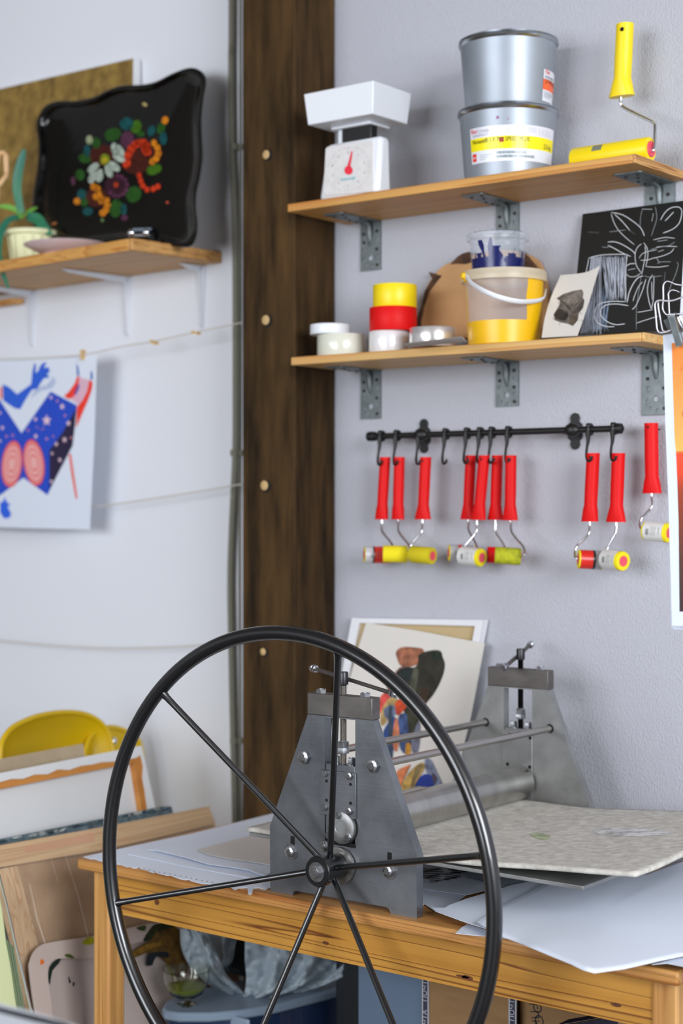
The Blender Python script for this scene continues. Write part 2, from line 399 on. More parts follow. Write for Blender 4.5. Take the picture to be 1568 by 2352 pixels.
# timber post
PYF = 2.67; PR = -.7813*WY; PL0 = -.8774*PYF
t = thing('timber_post', 'dark stained timber post between the two white walls, with pale filled bolt holes', 'post', ((PR+PL0)/2, PYF+.07, 0))
b = B('beam'); b.box(PL0, PR, PYF, WY-.002, 0, 3.0); b.build('post_beam', t, bevel=.004)
for px, py, rx, ry in ((613, 355, 10, 13), (612, 735, 11, 14), (609, 1115, 11, 14), (606, 1497, 8, 12)):
    b = B('plug', 'hole'); c = PY(px, py, PYF); q = .0105*rx/10
    b.use(1); b.lathe([(q*1.15, 0), (q*1.15, .0004)], c+Vector((.003, -.0006, -.002)), (0, -1, 0), 20)
    b.use(0); b.lathe([(q*.9, 0), (q*.8, .0008), (q*.3, .0016)], c+Vector((-.002, -.0012, 0)), (0, -1, 0), 20); b.build('bolt_hole_filler', t)

# conduit on the left wall beside the post
t = thing('electrical_conduit', 'grey corrugated cable conduit running down the wall beside the timber post', 'conduit', PW(536, 1160, .02))
pa = [(533, -1250), (533, -60), (532, 150), (534, 340), (541, 560), (542, 900), (541, 1045), (534, 1200), (530, 1330), (532, 1480), (536, 1680), (541, 1900), (543, 2100), (543, 2560)]
cp = smooth([PW(x, y, .012) for x, y in pa], 60)
cp = [p for p in cp if .01 < p.z < 2.99]
rr = [.0086 if (k//1) % 2 else .0079 for k in range(len(cp))]
b = B('conduit'); b.tube(cp, rr, 12); b.build('conduit_pipe', t)
b = B('conduit'); b.tube(smooth([PW(x+14, y, .006) for x, y in ((536, -1040), (537, 700), (535, 1330), (538, 1900), (538, 2100))], 10), .0022, 8); b.build('thin_cable', t)
for y, x in ((338, 538), (1040, 539), (1470, 534), (1700, 538)):
    b = B('conduit'); c = PW(x, y, .012); b.cyl(c+Vector((0, 0, -.007)), c+Vector((0, 0, .007)), .0105, n=16); b.T = Matrix.Translation(c) @ Matrix.Rotation(PHI, 4, 'Z'); b.box(-.005, .018, .002, .012, -.006, .006)
    b.build('conduit_clip', t)

# ================================================================== LEFT WALL
SW = .27                                             # shelf depth
q = UL(303, 546, SW); ZS = q.z; UE = q.x; STH = .0265
t = thing('wall_shelf', 'thick laminated pine shelf on white brackets on the wall left of the post', 'shelf', ML @ Vector((-.5, -SW/2, ZS-STH)))
b = B('shelf', 'endgrain'); b.T = ML
b.box(-1.35, UE-.012, -SW, -.001, ZS-STH, ZS); b.use(1); b.box(UE-.012, UE, -SW, -.001, ZS-STH, ZS)
b.build('shelf_board', t, bevel=.003)
sh_left = t
def white_bracket(parent, px, py, L=.20):
    u = UL(px, py, .002).x
    b = B('white_metal'); b.T = ML
    zt = ZS-STH-.0012; H = .145
    # wall leg, tapering
    b.hexa([(u-.004, 0, zt-H), (u+.004, 0, zt-H), (u+.004, -.004, zt-H), (u-.004, -.004, zt-H)], [(u-.013, 0, zt), (u+.013, 0, zt), (u+.013, -.006, zt), (u-.013, -.006, zt)])
    b.hexa([(u-.0025, -.003, zt-H+.004), (u+.0025, -.003, zt-H+.004), (u+.0025, -.007, zt-H+.004), (u-.0025, -.007, zt-H+.004)], [(u-.004, -.003, zt-.01), (u+.004, -.003, zt-.01), (u+.004, -.014, zt-.01), (u-.004, -.014, zt-.01)])
    # shelf arm
    b.hexa([(u-.013, 0, zt-.005), (u+.013, 0, zt-.005), (u+.005, -L, zt-.003), (u-.005, -L, zt-.003)], [(u-.013, 0, zt), (u+.013, 0, zt), (u+.005, -L, zt), (u-.005, -L, zt)])
    b.hexa([(u-.004, -.01, zt-.016), (u+.004, -.01, zt-.016), (u+.002, -L+.01, zt-.006), (u-.002, -L+.01, zt-.006)], [(u-.004, -.01, zt-.002), (u+.004, -.01, zt-.002), (u+.002, -L+.01, zt-.002), (u-.002, -L+.01, zt-.002)])
    br = b.build('bracket', parent, bevel=.001)
    for zz, yy in ((zt-.022, -.0065), (zt-H+.008, -.0045)):
        c = B('screw'); c.T = ML; c.lathe([(.0032, 0), (.0028, .002), (.0008, .0026)], (u-.001, yy, zz), (0, -1, 0), 14); s_ = c.build('screw_head', parent); s_.parent = br
for px, py in ((76, 700), (294, 700), (464, 680)): white_bracket(sh_left, px, py, .07 if px > 400 else .20)
b = B('shelf'); b.T = ML; u0, u1 = UL(-160, 660, .1).x, UL(44, 660, .02).x
b.prism([(u0, -.001, ZS-STH-.032), (u1-.01, -.001, ZS-STH-.032), (u1, -.006, ZS-STH-.032), (u1-.02, -.03, ZS-STH-.032), (u0, -.03, ZS-STH-.032)], (0, 0, .015))
tag(b.build('wooden_batten', bevel=.002), 'short dark wooden batten under the far left end of the left shelf', 'batten')

# --- gold canvas leaning on the wall
def lean_left(px, py_top, py_bot, off_top, off_bot):
    a = PW(px, py_top, off_top); c = PW(px, py_bot, off_bot); d = PW(px-150, py_bot, off_bot)
    return plane3(a, c, d)
pl = plane3(PW(306, 134, .028), PW(306, 570, .045), PW(0, 600, .045))
b = B('gold', 'canvas')
face = [(306, 134), (300, 552), (-170, 640), (-170, 243)]
fr = [pl.at(x, y) for x, y in face]; nb = -pl.n*.022
i0 = [b.V(p) for p in fr]; i1 = [b.V(p+nb) for p in fr]; b.face(i0); b.use(1)
b.face(i1[::-1])
for k in range(4): b.face((i0[k], i0[(k+1) % 4], i1[(k+1) % 4], i1[k]))
tag(b.build('gold_canvas'), 'large gold ochre painted canvas leaning behind the black flower tray', 'canvas')

# --- black tray with flowers
TP = [(245, 470), (290, 400), (370, 370), (480, 368), (600, 345), (700, 295), (790, 268), (900, 265), (1000, 245), (1100, 195), (1200, 158), (1262, 160), (1312, 195), (1327, 250), (1310, 350), (1297, 480), (1300, 600), (1305, 720), (1290, 850), (1265, 960), (1262, 1060), (1272, 1160), (1262, 1250), (1215, 1312), (1100, 1300), (960, 1272), (800, 1270), (640, 1292), (500, 1312), (380, 1300), (270, 1268), (222, 1210), (205, 1110), (208, 1000), (222, 900), (240, 780), (246, 640), (232, 540)]
TP = Zt(closed2(TP, 3), 0, 100, 2.8)
pl = plane3(PW(300, 200, .068), PW(300, 545, .125), PW(100, 560, .102))
cx, cy = 275, 375
b = B('lacquer')
def ring(f, lift, fi=None):
    return [b.V(pl.at(cx+(x-cx)*f, cy+(y-cy)*f, lift)) for x, y in TP]
rs = [ring(.995, -.0012), ring(1, .014), ring(.99, .017), ring(.955, .016), ring(.93, .011), ring(.90, .004), ring(.86, 0)]
n = len(TP)
for a, c in zip(rs, rs[1:]):
    for k in range(n): b.face((a[k], a[(k+1) % n], c[(k+1) % n], c[k]))
b.face(rs[-1]); b.face(rs[0][::-1])
t = thing('painted_tray', 'black lacquered tray with wavy rim and painted flower bouquet, leaning on the left shelf', 'tray', PW(270, 560, .12))
b.build('tray_body', t, smooth=60)
b = B('lacquer_art'); z = lambda x, y: (x/2.8, 100+y/2.8)
def fl(cx, cy, rx, ry, col, rot=0, lift=.0006):
    x, y = z(cx, cy); b.blob(pl, x, y, rx/2.8, ry/2.8, col, lift, rot, 12)
L0 = .0006
G1, G2, TEAL, ORG, RED, WHT, PUR, YEL, MAR = (40, 92, 28), (70, 120, 20), (16, 88, 92), (232, 140, 24), (226, 62, 22), (190, 205, 190), (96, 50, 78), (220, 190, 30), (80, 26, 16)
for p in ((660, 720, 90, 70, MAR), (870, 760, 95, 80, MAR), (620, 990, 75, 65, MAR), (745, 920, 75, 75, (60, 22, 40)), (985, 700, 60, 50, MAR), (820, 620, 45, 55, PUR)): fl(*p)
for p in ((620, 640, 28, 36, G1), (545, 740, 42, 30, G1, 20), (515, 845, 30, 36, G1), (560, 690, 22, 40, TEAL), (725, 585, 55, 42, G1, -20), (815, 515, 45, 42, TEAL), (875, 535, 35, 45, G2, 20), (905, 580, 25, 20, G1), (975, 560, 24, 36, TEAL, 20), (1035, 545, 26, 38, G1, 15), (1050, 610, 24, 45, TEAL), (990, 810, 52, 34, G2, -20), (860, 970, 48, 56, G1, 30), (745, 1060, 40, 60, G1, 10), (795, 1065, 20, 36, TEAL), (565, 1080, 34, 28, TEAL), (525, 970, 30, 34, TEAL), (540, 1020, 26, 28, G1), (575, 620, 22, 30, (180, 190, 150)), (1060, 495, 22, 28, ORG, 20), (495, 1015, 22, 24, ORG), (470, 885, 14, 28, PUR), (800, 1120, 24, 20, PUR), (930, 392, 18, 12, (200, 180, 120), 30), (1076, 1022, 10, 10, (220, 90, 70)), (658, 1135, 10, 12, (120, 150, 90))): fl(*p, lift=.0009)
for a in range(6):
    fl(890-78*math.cos(.2+a*.38)*1.0, 790-150*math.sin(.15+a*.36), 26, 34, RED, a*20, .0012)
for a in range(5): fl(920+a*6, 640+a*14, 30, 26, RED, 0, .0013)
for x, y in ((990, 640), (1012, 670), (1018, 705), (1005, 738), (980, 760)): fl(x, y, 20, 24, ORG, 0, .0013)
for x, y in ((895, 850), (905, 885), (918, 915), (945, 940), (985, 935), (1015, 920)): fl(x, y, 17, 20, RED, 0, .0013)
for x, y in ((600, 920), (625, 935), (635, 965), (615, 985), (655, 1000), (685, 1010), (690, 1040), (680, 1070), (650, 1010), (660, 1090)): fl(x, y, 21, 23, ORG, 0, .0013)
for x, y, r_ in ((770, 690, 60), (765, 735, 20), (735, 790, 30), (700, 820, 70), (640, 850, 100), (595, 860, 115), (600, 800, 140), (740, 680, 75)): fl(x, y, 44, 24, WHT, r_ if r_ > 40 else r_+10, .0014)
fl(675, 745, 32, 36, (130, 150, 30), 0, .0018); fl(672, 752, 18, 20, YEL, 0, .0021); fl(745, 908, 15, 18, (232, 80, 30), 0, .0018)
for a in range(9): fl(755+62*math.cos(a*.5-1.6), 915+66*math.sin(a*.5-1.6), 15, 14, PUR, 0, .0016)
b.build('flower_painting', t)

# --- shelf things
def pot(px, py, w_px, off, h, label, name='flower_pot'):
    c = PW(px, py, off); c.z = ZS; tt = (c-EYE).dot(F); r = w_px/2*tt/FPX
    b = B('pot'); b.lathe([(r*.66, 0), (r*.68, .002), (r*.86, h*.86), (r*.9, h*.86), (r*1.0, h*.88), (r*1.02, h*.97), (r*.98, h), (r*.88, h), (r*.85, h*.9), (r*.3, h*.88)], c, n=36)
    return b, c, r
c0 = PW(70, 575, .12)
pb, pc, pr = pot(72, 575, 122, .135, .092, '')
t = thing('potted_orchid', 'leafy orchid in a ribbed pale yellow pot at the left end of the left shelf', 'plant', pc)
pb.build('flower_pot', t)
rb = B('pot')
for k in range(18):
    a = 2*math.pi*k/18; d = Vector((math.cos(a), math.sin(a), 0)); rb.tube([pc+d*pr*.69+Vector((0, 0, .004)), pc+d*pr*.855+Vector((0, 0, .076))], .0035, 6)
rb.build('pot_rib', t)
tp = (pc-EYE).dot(F)
def leaf(pts, wd, mname='leaf', dt=(0, 0)):
    P = smooth([PT(x, y, tp+dt[0]+(dt[1]-dt[0])*k/(len(pts)-1)) for k, (x, y) in enumerate(pts)], 7); m = len(P)
    b = B(mname); wm = wd/2*tp/FPX
    W = [wm*(.35+.65*math.sin(math.pi*min(1, (k/(m-1))*.9+.12))**.7) if k < m-1 else wm*.25 for k in range(m)]
    rows = []
    for k in range(m):
        tn = (P[min(k+1, m-1)]-P[max(0, k-1)]).normalized(); s = tn.cross(F).normalized(); nn = s.cross(tn)
        rows.append([b.V(P[k]+s*W[k]*e-nn*(abs(e)*W[k]*.35)) for e in (-1, -.5, 0, .5, 1)])
    for a, c in zip(rows, rows[1:]):
        for j in range(4): b.face((a[j], a[j+1], c[j+1], c[j]))
    b.build('leaf', t, solid=.0018, sub=1)
leaf([(50, 492), (40, 440), (42, 400), (50, 365), (56, 342)], 22)
leaf([(50, 498), (22, 505), (4, 530), (-3, 570), (2, 610), (20, 664)], 17, dt=(0, -.12))
leaf([(50, 492), (25, 477), (-10, 473)], 13, 'leaf_young')
leaf([(58, 494), (70, 484), (86, 476)], 9, 'leaf_young', (0, .02))
leaf([(62, 497), (85, 503), (100, 520), (118, 540)], 26, dt=(0, -.05))
leaf([(44, 492), (48, 498), (56, 494)], 10, 'leaf_young', (-.01, -.02))
pb, pc2, pr2 = pot(114, 570, 46, .108, .052, '')
t = thing('small_plant_pot', 'small cream pot with a dried leaf behind the pink plate', 'pot', pc2)
pc = pc2; pb.build('flower_pot', t); tp = (pc2-EYE).dot(F)
leaf([(118, 515), (130, 512), (138, 503)], 5, 'leaf_dry')
c = PW(155, 570, .20); c.z = ZS; tt = (c-EYE).dot(F); r = 100*tt/FPX
b = B('plate'); b.lathe([(r*.52, 0), (r*.55, .002), (r*.56, .004), (r*.72, .010), (r*.98, .0225), (r, .025), (r*.985, .0265), (r*.7, .016), (r*.5, .009), (.001, .008)], c, n=64)
tag(b.build('dinner_plate', base=c), 'pale pink ceramic plate lying on the left shelf beside the yellow plant pot', 'plate')
# toy car
c = PW(326, 548, .215); c.z = ZS
t = thing('toy_car', 'small dark toy car with shiny chrome headlights in front of the tray', 'toy car', c)
CM = Matrix.Translation(c) @ Matrix.Rotation(.50, 4, 'Z')
b = B('carpaint'); b.T = CM
pf = [(-.036, .006), (-.036, .016), (-.03, .021), (-.02, .023), (-.012, .034), (.014, .035), (.024, .024), (.036, .020), (.038, .008), (.03, .005), (-.03, .005)]
b.prism([(-.026, x*1.3+.02, zz) for x, zz in pf], (.052, 0, 0)); b.build('car_body', t, bevel=.003)
b = B('chrome'); b.T = CM
for s in (-1, 1): b.lathe([(.0075, 0), (.0078, .003), (.005, .006), (.0005, .007)], (s*.017, -.027, .017), (0, -1, 0), 16)
b.build('headlights', t)
for sx in (-1, 1):
    for y in (-.012, .05):
        b = B('tyre'); b.T = CM; b.lathe([(.005, -.004), (.0085, -.004), (.009, 0), (.0085, .004), (.005, .004)], (sx*.025, y, .009), (1, 0, 0), 20); b.build('wheel', t)
b = B('lidblue'); b.T = CM; b.prism([(-.021, x*1.3+.0185, zz) for x, zz in ((-.0195, .0245), (-.012, .0325), (-.011, .0325), (-.0185, .0245))], (.042, 0, 0)); b.build('windscreen', t)
# manikin arm at the left edge
c = PW(-14, 570, .16); c.z = ZS
t = thing('artist_manikin', 'jointed wooden artist manikin with bent arm at the far left edge', 'figure', c)
tm = (PW(5, 480, .16)-EYE).dot(F)
P = lambda x, y, d=0: PT(x, y, tm+d)
def limb(a, c, r0, r1, nm):
    d = (c-a); b = B('manikin'); b.lathe([(r0*.55, 0), (r0, d.length*.12), (r0*.95, d.length*.35), (r1*1.02, d.length*.7), (r1, d.length*.9), (r1*.5, d.length)], a, d, 20); b.build(nm, t)
limb(P(13, 352), P(16, 402), .0078, .0068, 'forearm'); limb(P(18, 400), P(-6, 430), .0062, .0072, 'upper_arm')
limb(P(-3, 348), P(-12, 400), .0072, .0066, 'forearm'); limb(P(-12, 352), P(12, 350), .005, .005, 'hand')
limb(P(-15, 428), P(-16, 490), .019, .013, 'torso'); limb(P(-16, 380), P(-16, 425), .012, .012, 'head')
limb(P(-10, 488), P(-8, 535), .008, .006, 'leg'); limb(P(-20, 488), P(-22, 535), .008, .006, 'leg')
b = B('manikin'); b.lathe([(.035, 0), (.035, .010), (.03, .012)], c, n=32); b.build('stand', t); b = B('chrome'); b.cyl(c, P(-16, 470), .002, n=8); b.build('support_rod', t)

# --- lines and pegs
def twine(pts, off, label, r=.0016):
    P = smooth([PW(x, y, off) for x, y in pts], 8)
    e = PY(556, pts[-1][1], PYF+.02); P[-1] = e
    b = B('rope'); b.tube(P, r, 6); tag(b.build('hanging_line', base=P[len(P)//2]), label, 'string')
twine([(-900, 900), (-500, 850), (-120, 822), (0, 826), (100, 822), (190, 815), (280, 796), (352, 784), (449, 763), (556, 741)], .09, 'highest pale string on the left wall, holding three wooden pegs')
twine([(-900, 1190), (-500, 1192), (-120, 1185), (0, 1180), (120, 1171), (240, 1161), (400, 1138), (556, 1112)], .055, 'middle pale string on the left wall, passing behind the blue drawing')
twine([(-900, 1380), (-500, 1425), (-120, 1462), (0, 1472), (110, 1482), (240, 1489), (400, 1486), (556, 1474)], .05, 'lowest pale sagging string on the left wall')
def peg(px, py, rot, ln, label):
    c = PW(px, py, .09); Mx = Matrix.Translation(c) @ Matrix.Rotation(PHI, 4, 'Z') @ Matrix.Rotation(rot, 4, 'Y')
    t = thing('clothes_peg', label, 'peg', c, 'pegs on the highest string')
    for s in (-1, 1):
        b = B('pin'); b.T = Mx; b.hexa([(-.0035, s*.0022-.002, -ln), (.0035, s*.0022-.002, -ln), (.0035, s*.0022+.002, -ln), (-.0035, s*.0022+.002, -ln)], [(-.0035, s*.005-.002, ln), (.0035, s*.005-.002, ln), (.0035, s*.005+.002, ln), (-.0035, s*.005+.002, ln)]); b.build('peg_half', t)
    b = B('chrome'); b.T = Mx; b.cyl((-.0045, 0, .001), (.0045, 0, .001), .003, n=12); b.build('spring', t)
peg(190, 815, .05, .012, 'wooden clothes peg clipping the corner of the blue and red drawing')
peg(353, 786, 1.9, .010, 'empty wooden peg on the string, nearer the blue drawing')
peg(449, 764, 1.75, .010, 'empty wooden peg on the string, nearer the timber post')

# --- blue and red drawing
pl = plane3(PW(222, 815, .085), PW(206, 1215, .075), PW(0, 829, .085))
t = thing('pinned_drawing', 'white sheet with a blue and red starry costume drawing hanging from the string', 'drawing', PW(100, 1215, .08))
b = B('paper'); o = [(222, 815), (219, 910), (216, 1010), (211, 1110), (206, 1216), (100, 1214), (0, 1211), (-130, 1205), (-130, 836), (0, 829), (110, 824)]
b.prism([pl.at(x, y, 0) for x, y in o], -pl.n*.0008); b.build('paper_sheet', t)
b = B('paint'); Z8 = lambda P: Zt(P, 0, 720, 2.8)
BL, RD, DK, PK, LB = (34, 74, 196), (240, 62, 44), (38, 28, 62), (236, 150, 150), (130, 155, 215)
def mk(P, c, l=.0005): b.mark(pl, Z8(P), c, l)
mk([(345, 405), (360, 440), (335, 480), (260, 500), (200, 545), (175, 590), (230, 480), (300, 460)], (184, 196, 224), .0004)
mk([(18, 455), (60, 475), (110, 520), (165, 480), (200, 455), (208, 370), (222, 318), (232, 330), (228, 385), (245, 370), (262, 330), (290, 312), (298, 322), (280, 350), (312, 345), (320, 372), (300, 395), (318, 402), (310, 415), (285, 415), (265, 440), (240, 485), (205, 490), (160, 560), (130, 615), (95, 610), (20, 560)], (44, 96, 214))
mk([(0, 470), (14, 475), (14, 550), (0, 545)], (244, 90, 44))
mk([(-300, 250), (0, 560), (138, 770), (325, 502), (492, 590), (490, 640), (470, 780), (440, 880), (305, 1168), (150, 1056), (0, 1170), (-200, 1100)], BL, .0005)
mk([(488, 612), (484, 700), (466, 850), (430, 920), (318, 1135), (318, 880), (400, 770)], DK, .0008)
mk([(410, 530), (440, 505), (480, 450), (497, 400), (508, 410), (500, 500), (470, 540), (440, 552)], RD)
mk([(510, 405), (540, 420), (575, 425), (570, 500), (545, 570), (500, 585), (455, 550), (490, 520)], (222, 180, 200), .0004)
mk([(575, 428), (596, 440), (590, 490), (565, 560), (530, 640), (490, 735), (494, 600), (530, 560), (560, 500)], RD, .0007)
mk([(490, 320), (503, 345), (510, 405), (495, 395)], (30, 90, 180)); mk([(583, 368), (594, 380), (596, 425), (582, 425)], (30, 90, 180))
mk([(500, 460), (512, 455), (505, 490), (485, 525), (478, 515)], (40, 70, 170), .0009)
mk([(442, 905), (455, 900), (470, 1000), (498, 1190), (486, 1190), (460, 1040)], (236, 90, 70))
mk([(0, 1215), (20, 1210), (30, 1180), (45, 1215), (70, 1232), (48, 1240), (72, 1290), (60, 1315), (25, 1318), (0, 1280)], (44, 100, 226))
for (cx, cy, s) in ((400, 598, 24), (300, 688, 40), (228, 680, 18), (328, 540, 16), (368, 562, 12), (418, 656, 12), (180, 752, 12), (230, 790, 20), (300, 806, 13), (238, 732, 8), (342, 790, 9), (440, 706, 22), (415, 812, 22), (362, 840, 18), (385, 942, 18), (335, 900, 14), (458, 800, 12), (330, 1080, 16), (15, 735, 18), (42, 790, 12), (82, 784, 12), (0, 640, 14), (0, 820, 14), (280, 742, 7), (265, 745, 7)):
    P = []
    for k in range(10):
        r_ = s if k % 2 == 0 else s*.42; a = -math.pi/2+k*math.pi/5; P.append((cx+r_*.8*math.cos(a), cy+r_*math.sin(a)))
    mk(P, (232, 200, 214) if s > 13 else (232, 150, 165), .0011)
for cx, rot in ((76, 6), (218, -8)):
    x, y = cx/2.8, 720+968/2.8 - (0 if cx < 100 else 3)
    for k, (f, c) in enumerate(((1.06, (226, 48, 60)), (1, (234, 130, 130)), (.8, (240, 178, 176)), (.66, (232, 96, 92)), (.58, (240, 178, 176)), (.4, (232, 110, 104)), (.3, (240, 180, 178)))):
        b.blob(pl, x, y, 22.5*f, 51*f, c, .0012+k*.0003, rot, 28)
b.build('figure_drawing', t)

# ================================================================== RIGHT WALL SHELVES
SF = 2.61
def perforated(b, x0, x1, z0, z1, y, holes, screws, th=.0025):
    H = []
    for hx, hz, r in holes: H.append([(hx+r*math.cos(2*math.pi*k/12), y, hz+r*math.sin(2*math.pi*k/12)) for k in range(12)])
    b.prism([(x0, y, z0), (x1, y, z0), (x1, y, z1), (x0, y, z1)], (0, -th, 0), H)
def galv_bracket(parent, px, zt, w_=.054, h=.108, arm=.135):
    xc = PY(px, 700, WY).x
    b = B('galv'); x0, x1 = xc-w_/2, xc+w_/2; yb = WY-.001
    hs = []; ss = []
    pat = [(-.017, -.045, 'd'), (.017, -.040, 'h'), (-.017, -.062, 'h'), (.017, -.062, 'd'), (0, -.080, 'H'), (-.018, -.084, 'h'), (.018, -.078, 'h'), (-.011, -.096, 'h'), (.003, -.100, 'h'), (.018, -.097, 'd'), (.017, -.022, 'd'), (-.018, -.026, 'd')]
    for hx, hz, k in pat:
        (ss if k == 'd' else hs).append((xc+hx, zt+hz*h/.108, .0062 if k == 'H' else (.0030 if k == 'h' else .0036)))
    perforated(b, x0, x1, zt-h, zt, yb, hs, ss)
    hs2 = [(xc+dx, yb-dy, .0032) for dx, dy in ((-.017, .03), (.017, .03), (-.017, .055), (.017, .06), (0, .09), (-.014, .11), (.014, .118))]
    b.prism([(x0, yb, zt), (x1, yb, zt), (x1-.002, yb-arm+.004, zt), (x1-.006, yb-arm, zt), (x0+.006, yb-arm, zt), (x0+.002, yb-arm+.004, zt)], (0, 0, -.0025), [[(a+r*math.cos(2*math.pi*k/12), c+r*math.sin(2*math.pi*k/12), zt) for k in range(12)] for a, c, r in hs2[:0]])
    # pressed gusset rib
    rb = smooth([(xc, yb-.001, zt-.050), (xc, yb-.0045, zt-.036), (xc, yb-.008, zt-.016), (xc, yb-.016, zt-.006), (xc, yb-.034, zt-.001)], 5)
    b.tube(rb, [.0035+.003*math.sin(math.pi*k/(len(rb)-1)) for k in range(len(rb))], 10)
    br = b.build('bracket', parent, bevel=.0004)
    for i, (a, c, r) in enumerate(ss):
        s = B('screw'); s.lathe([(r, 0), (r*.9, .0022), (r*.3, .0028)], (a, yb-.0024, c), (0, -1, 0), 14); q = s.build('screw_head', parent); q.parent = br
    for a, c, r in hs2:
        s = B('screw'); s.lathe([(r, 0), (r*.9, .002), (r*.3, .0026)], (a, c, zt-.0024), (0, 0, -1), 14); q = s.build('screw_head', parent); q.parent = br
def shelf(px0, px1, zt, th, label, mname, bx):
    x0, x1 = PY(px0, 600, SF).x, PY(px1, 600, SF).x
    t = thing('wall_shelf', label, 'shelf', ((x0+x1)/2, (SF+WY)/2, zt-th))
    b = B(mname, 'endgrain' if mname == 'shelf' else 'shelf_pale', 'knot'); b.box(x0, x1-.006, SF, WY-.001, zt-th, zt); b.use(1); b.box(x1-.006, x1, SF, WY-.001, zt-th, zt)
    b.build('shelf_board', t, bevel=.0015)
    for px, w_, h in bx: galv_bracket(t, px, zt-th-.0003, w_, h)
    return t
ZU = 1.38+.6215; ZL = 1.38+.3045
shelf(660, 1459, ZU, .0165, 'upper pine shelf with kitchen scale and ink tins, on three galvanised brackets', 'shelf', ((853, .054, .104), (1167, .054, .104), (1517, .062, .110)))
shelf(668, 1479, ZL, .0165, 'lower pine shelf with tape rolls and yellow bucket, on three galvanised brackets', 'shelf_pale', ((853, .054, .104), (1166, .054, .090), (1508, .058, .118)))

# --- kitchen scale
def XY(px, Y): return PY(px, 700, Y).x
t = thing('kitchen_scale', 'white kitchen scale with a red pointer and deep white tray', 'scale', (XY(800, 2.66), 2.66, ZU))
x0, x1 = XY(731, 2.625), XY(868, 2.625); zt = PY(800, 322, 2.635).z
b = B('wplastic')
def inset(x0, x1, y0, y1, zz, i=0): return [(x0+i, y0+i*.4, zz), (x1-i, y0+i*.4, zz), (x1-i, y1-i*.4, zz), (x0+i, y1-i*.4, zz)]
b.hexa(inset(x0, x1, 2.625, 2.672, ZU), inset(x0+.012, x1-.001, 2.637, 2.668, zt)); b.build('scale_body', t, bevel=.009)
fp = plane3(Vector((x0, 2.6245, ZU)), Vector((x1, 2.6245, ZU)), Vector((x0, 2.6365, zt)))
b = B('face'); fc = [(744, 450), (742, 446), (747, 342), (751, 337), (853, 322), (857, 325), (856, 436), (853, 440)]
b.prism([fp.at(x, y, .0012) for x, y in fc], -fp.n*.004); f_ = b.build('dial_face', t, bevel=.0008)
b = B('pointer', 'paint'); b.use(0); b.stroke(fp, [(802, 385), (805, 362), (808, 347)], 4.5, None, .0026)
b.blob(fp, 800, 391, 9.5, 10, None, .0026); b.stroke(fp, [(798, 385), (804, 365)], 7, None, .0025); b.build('pointer', t)
b = B('paint')
for k in range(40):
    a = 2*math.pi*k/40-math.pi/2; rr_ = 46 if k % 5 else 43
    x, y = 800+rr_*1.04*math.cos(a), 388+rr_*1.05*math.sin(a)-(math.cos(a))*6; x2, y2 = 800+50*1.04*math.cos(a), 388+50*1.05*math.sin(a)-math.cos(a)*6
    b.stroke(fp, [(x, y), (x2, y2)], 1.1, (160, 158, 160), .0022)
for k in range(10):
    a = 2*math.pi*k/10-math.pi/2; x, y = 800+38*math.cos(a), 388+38*math.sin(a)-math.cos(a)*4
    o = fp.at(x-2, y+3, .0022); b.text(str(k), .0065, lambda u, v: o+Vector((u, 0, 0))+Vector((0, 0, v)), (140, 138, 142))
for dx in (-15, -9, -3, 3, 9, 14):
    o = fp.at(800+dx-2, 414-dx*.12, .0022); b.box(o.x, o.x+.0035, o.y-.0002, o.y, o.z, o.z+.0055)
for i_ in range(len(b.fc)-36, len(b.fc)): b.fc[i_] = (150, 200, 208)
b.build('dial_markings', t)
xn0, xn1 = XY(793, 2.655), XY(860, 2.655); ztr = PY(700, 290, 2.60).z
b = B('rail', 'wplastic'); b.box(xn0, xn1, 2.643, 2.665, zt-.004, zt+.034); b.use(1); b.box(xn0-.014, xn0-.001, 2.648, 2.662, zt-.004, zt+.034); b.build('weighing_neck', t, bevel=.002)
zr = PY(697, 216, 2.585).z; zb = zt+.032
X0, X1, Y0, Y1 = XY(697, 2.585), XY(857, 2.585), 2.585, XY(945, 1)  # rim corners
r945 = ray(945, 700); Y1 = X1*r945.y/r945.x
b = B('wplastic'); ix, iz = .006, .004
out_b = inset(X0+ix, X1-ix, Y0+ix, Y1-ix, zb); out_t = inset(X0, X1, Y0, Y1, zr)
in_t = inset(X0+iz, X1-iz, Y0+iz, Y1-iz, zr); in_b = inset(X0+ix+iz, X1-ix-iz, Y0+ix+iz, Y1-ix-iz, zb+.004)
I = [[b.V(p) for p in L] for L in (out_b, out_t, in_t, in_b)]
b.face(I[0][::-1]); b.face(I[3])
for a, c in zip(I, I[1:]):
    for k in range(4): b.face((a[k], a[(k+1) % 4], c[(k+1) % 4], c[k]))
b.build('weighing_tray', t, bevel=.006)
b = B('wplastic'); zc = zb-.001; b.hexa(inset(xn0-.02, xn1+.006, 2.632, 2.70, zc-.005), inset(xn0-.02, xn1+.006, 2.632, 2.70, zc+.001)); b.build('tray_support', t, bevel=.002)

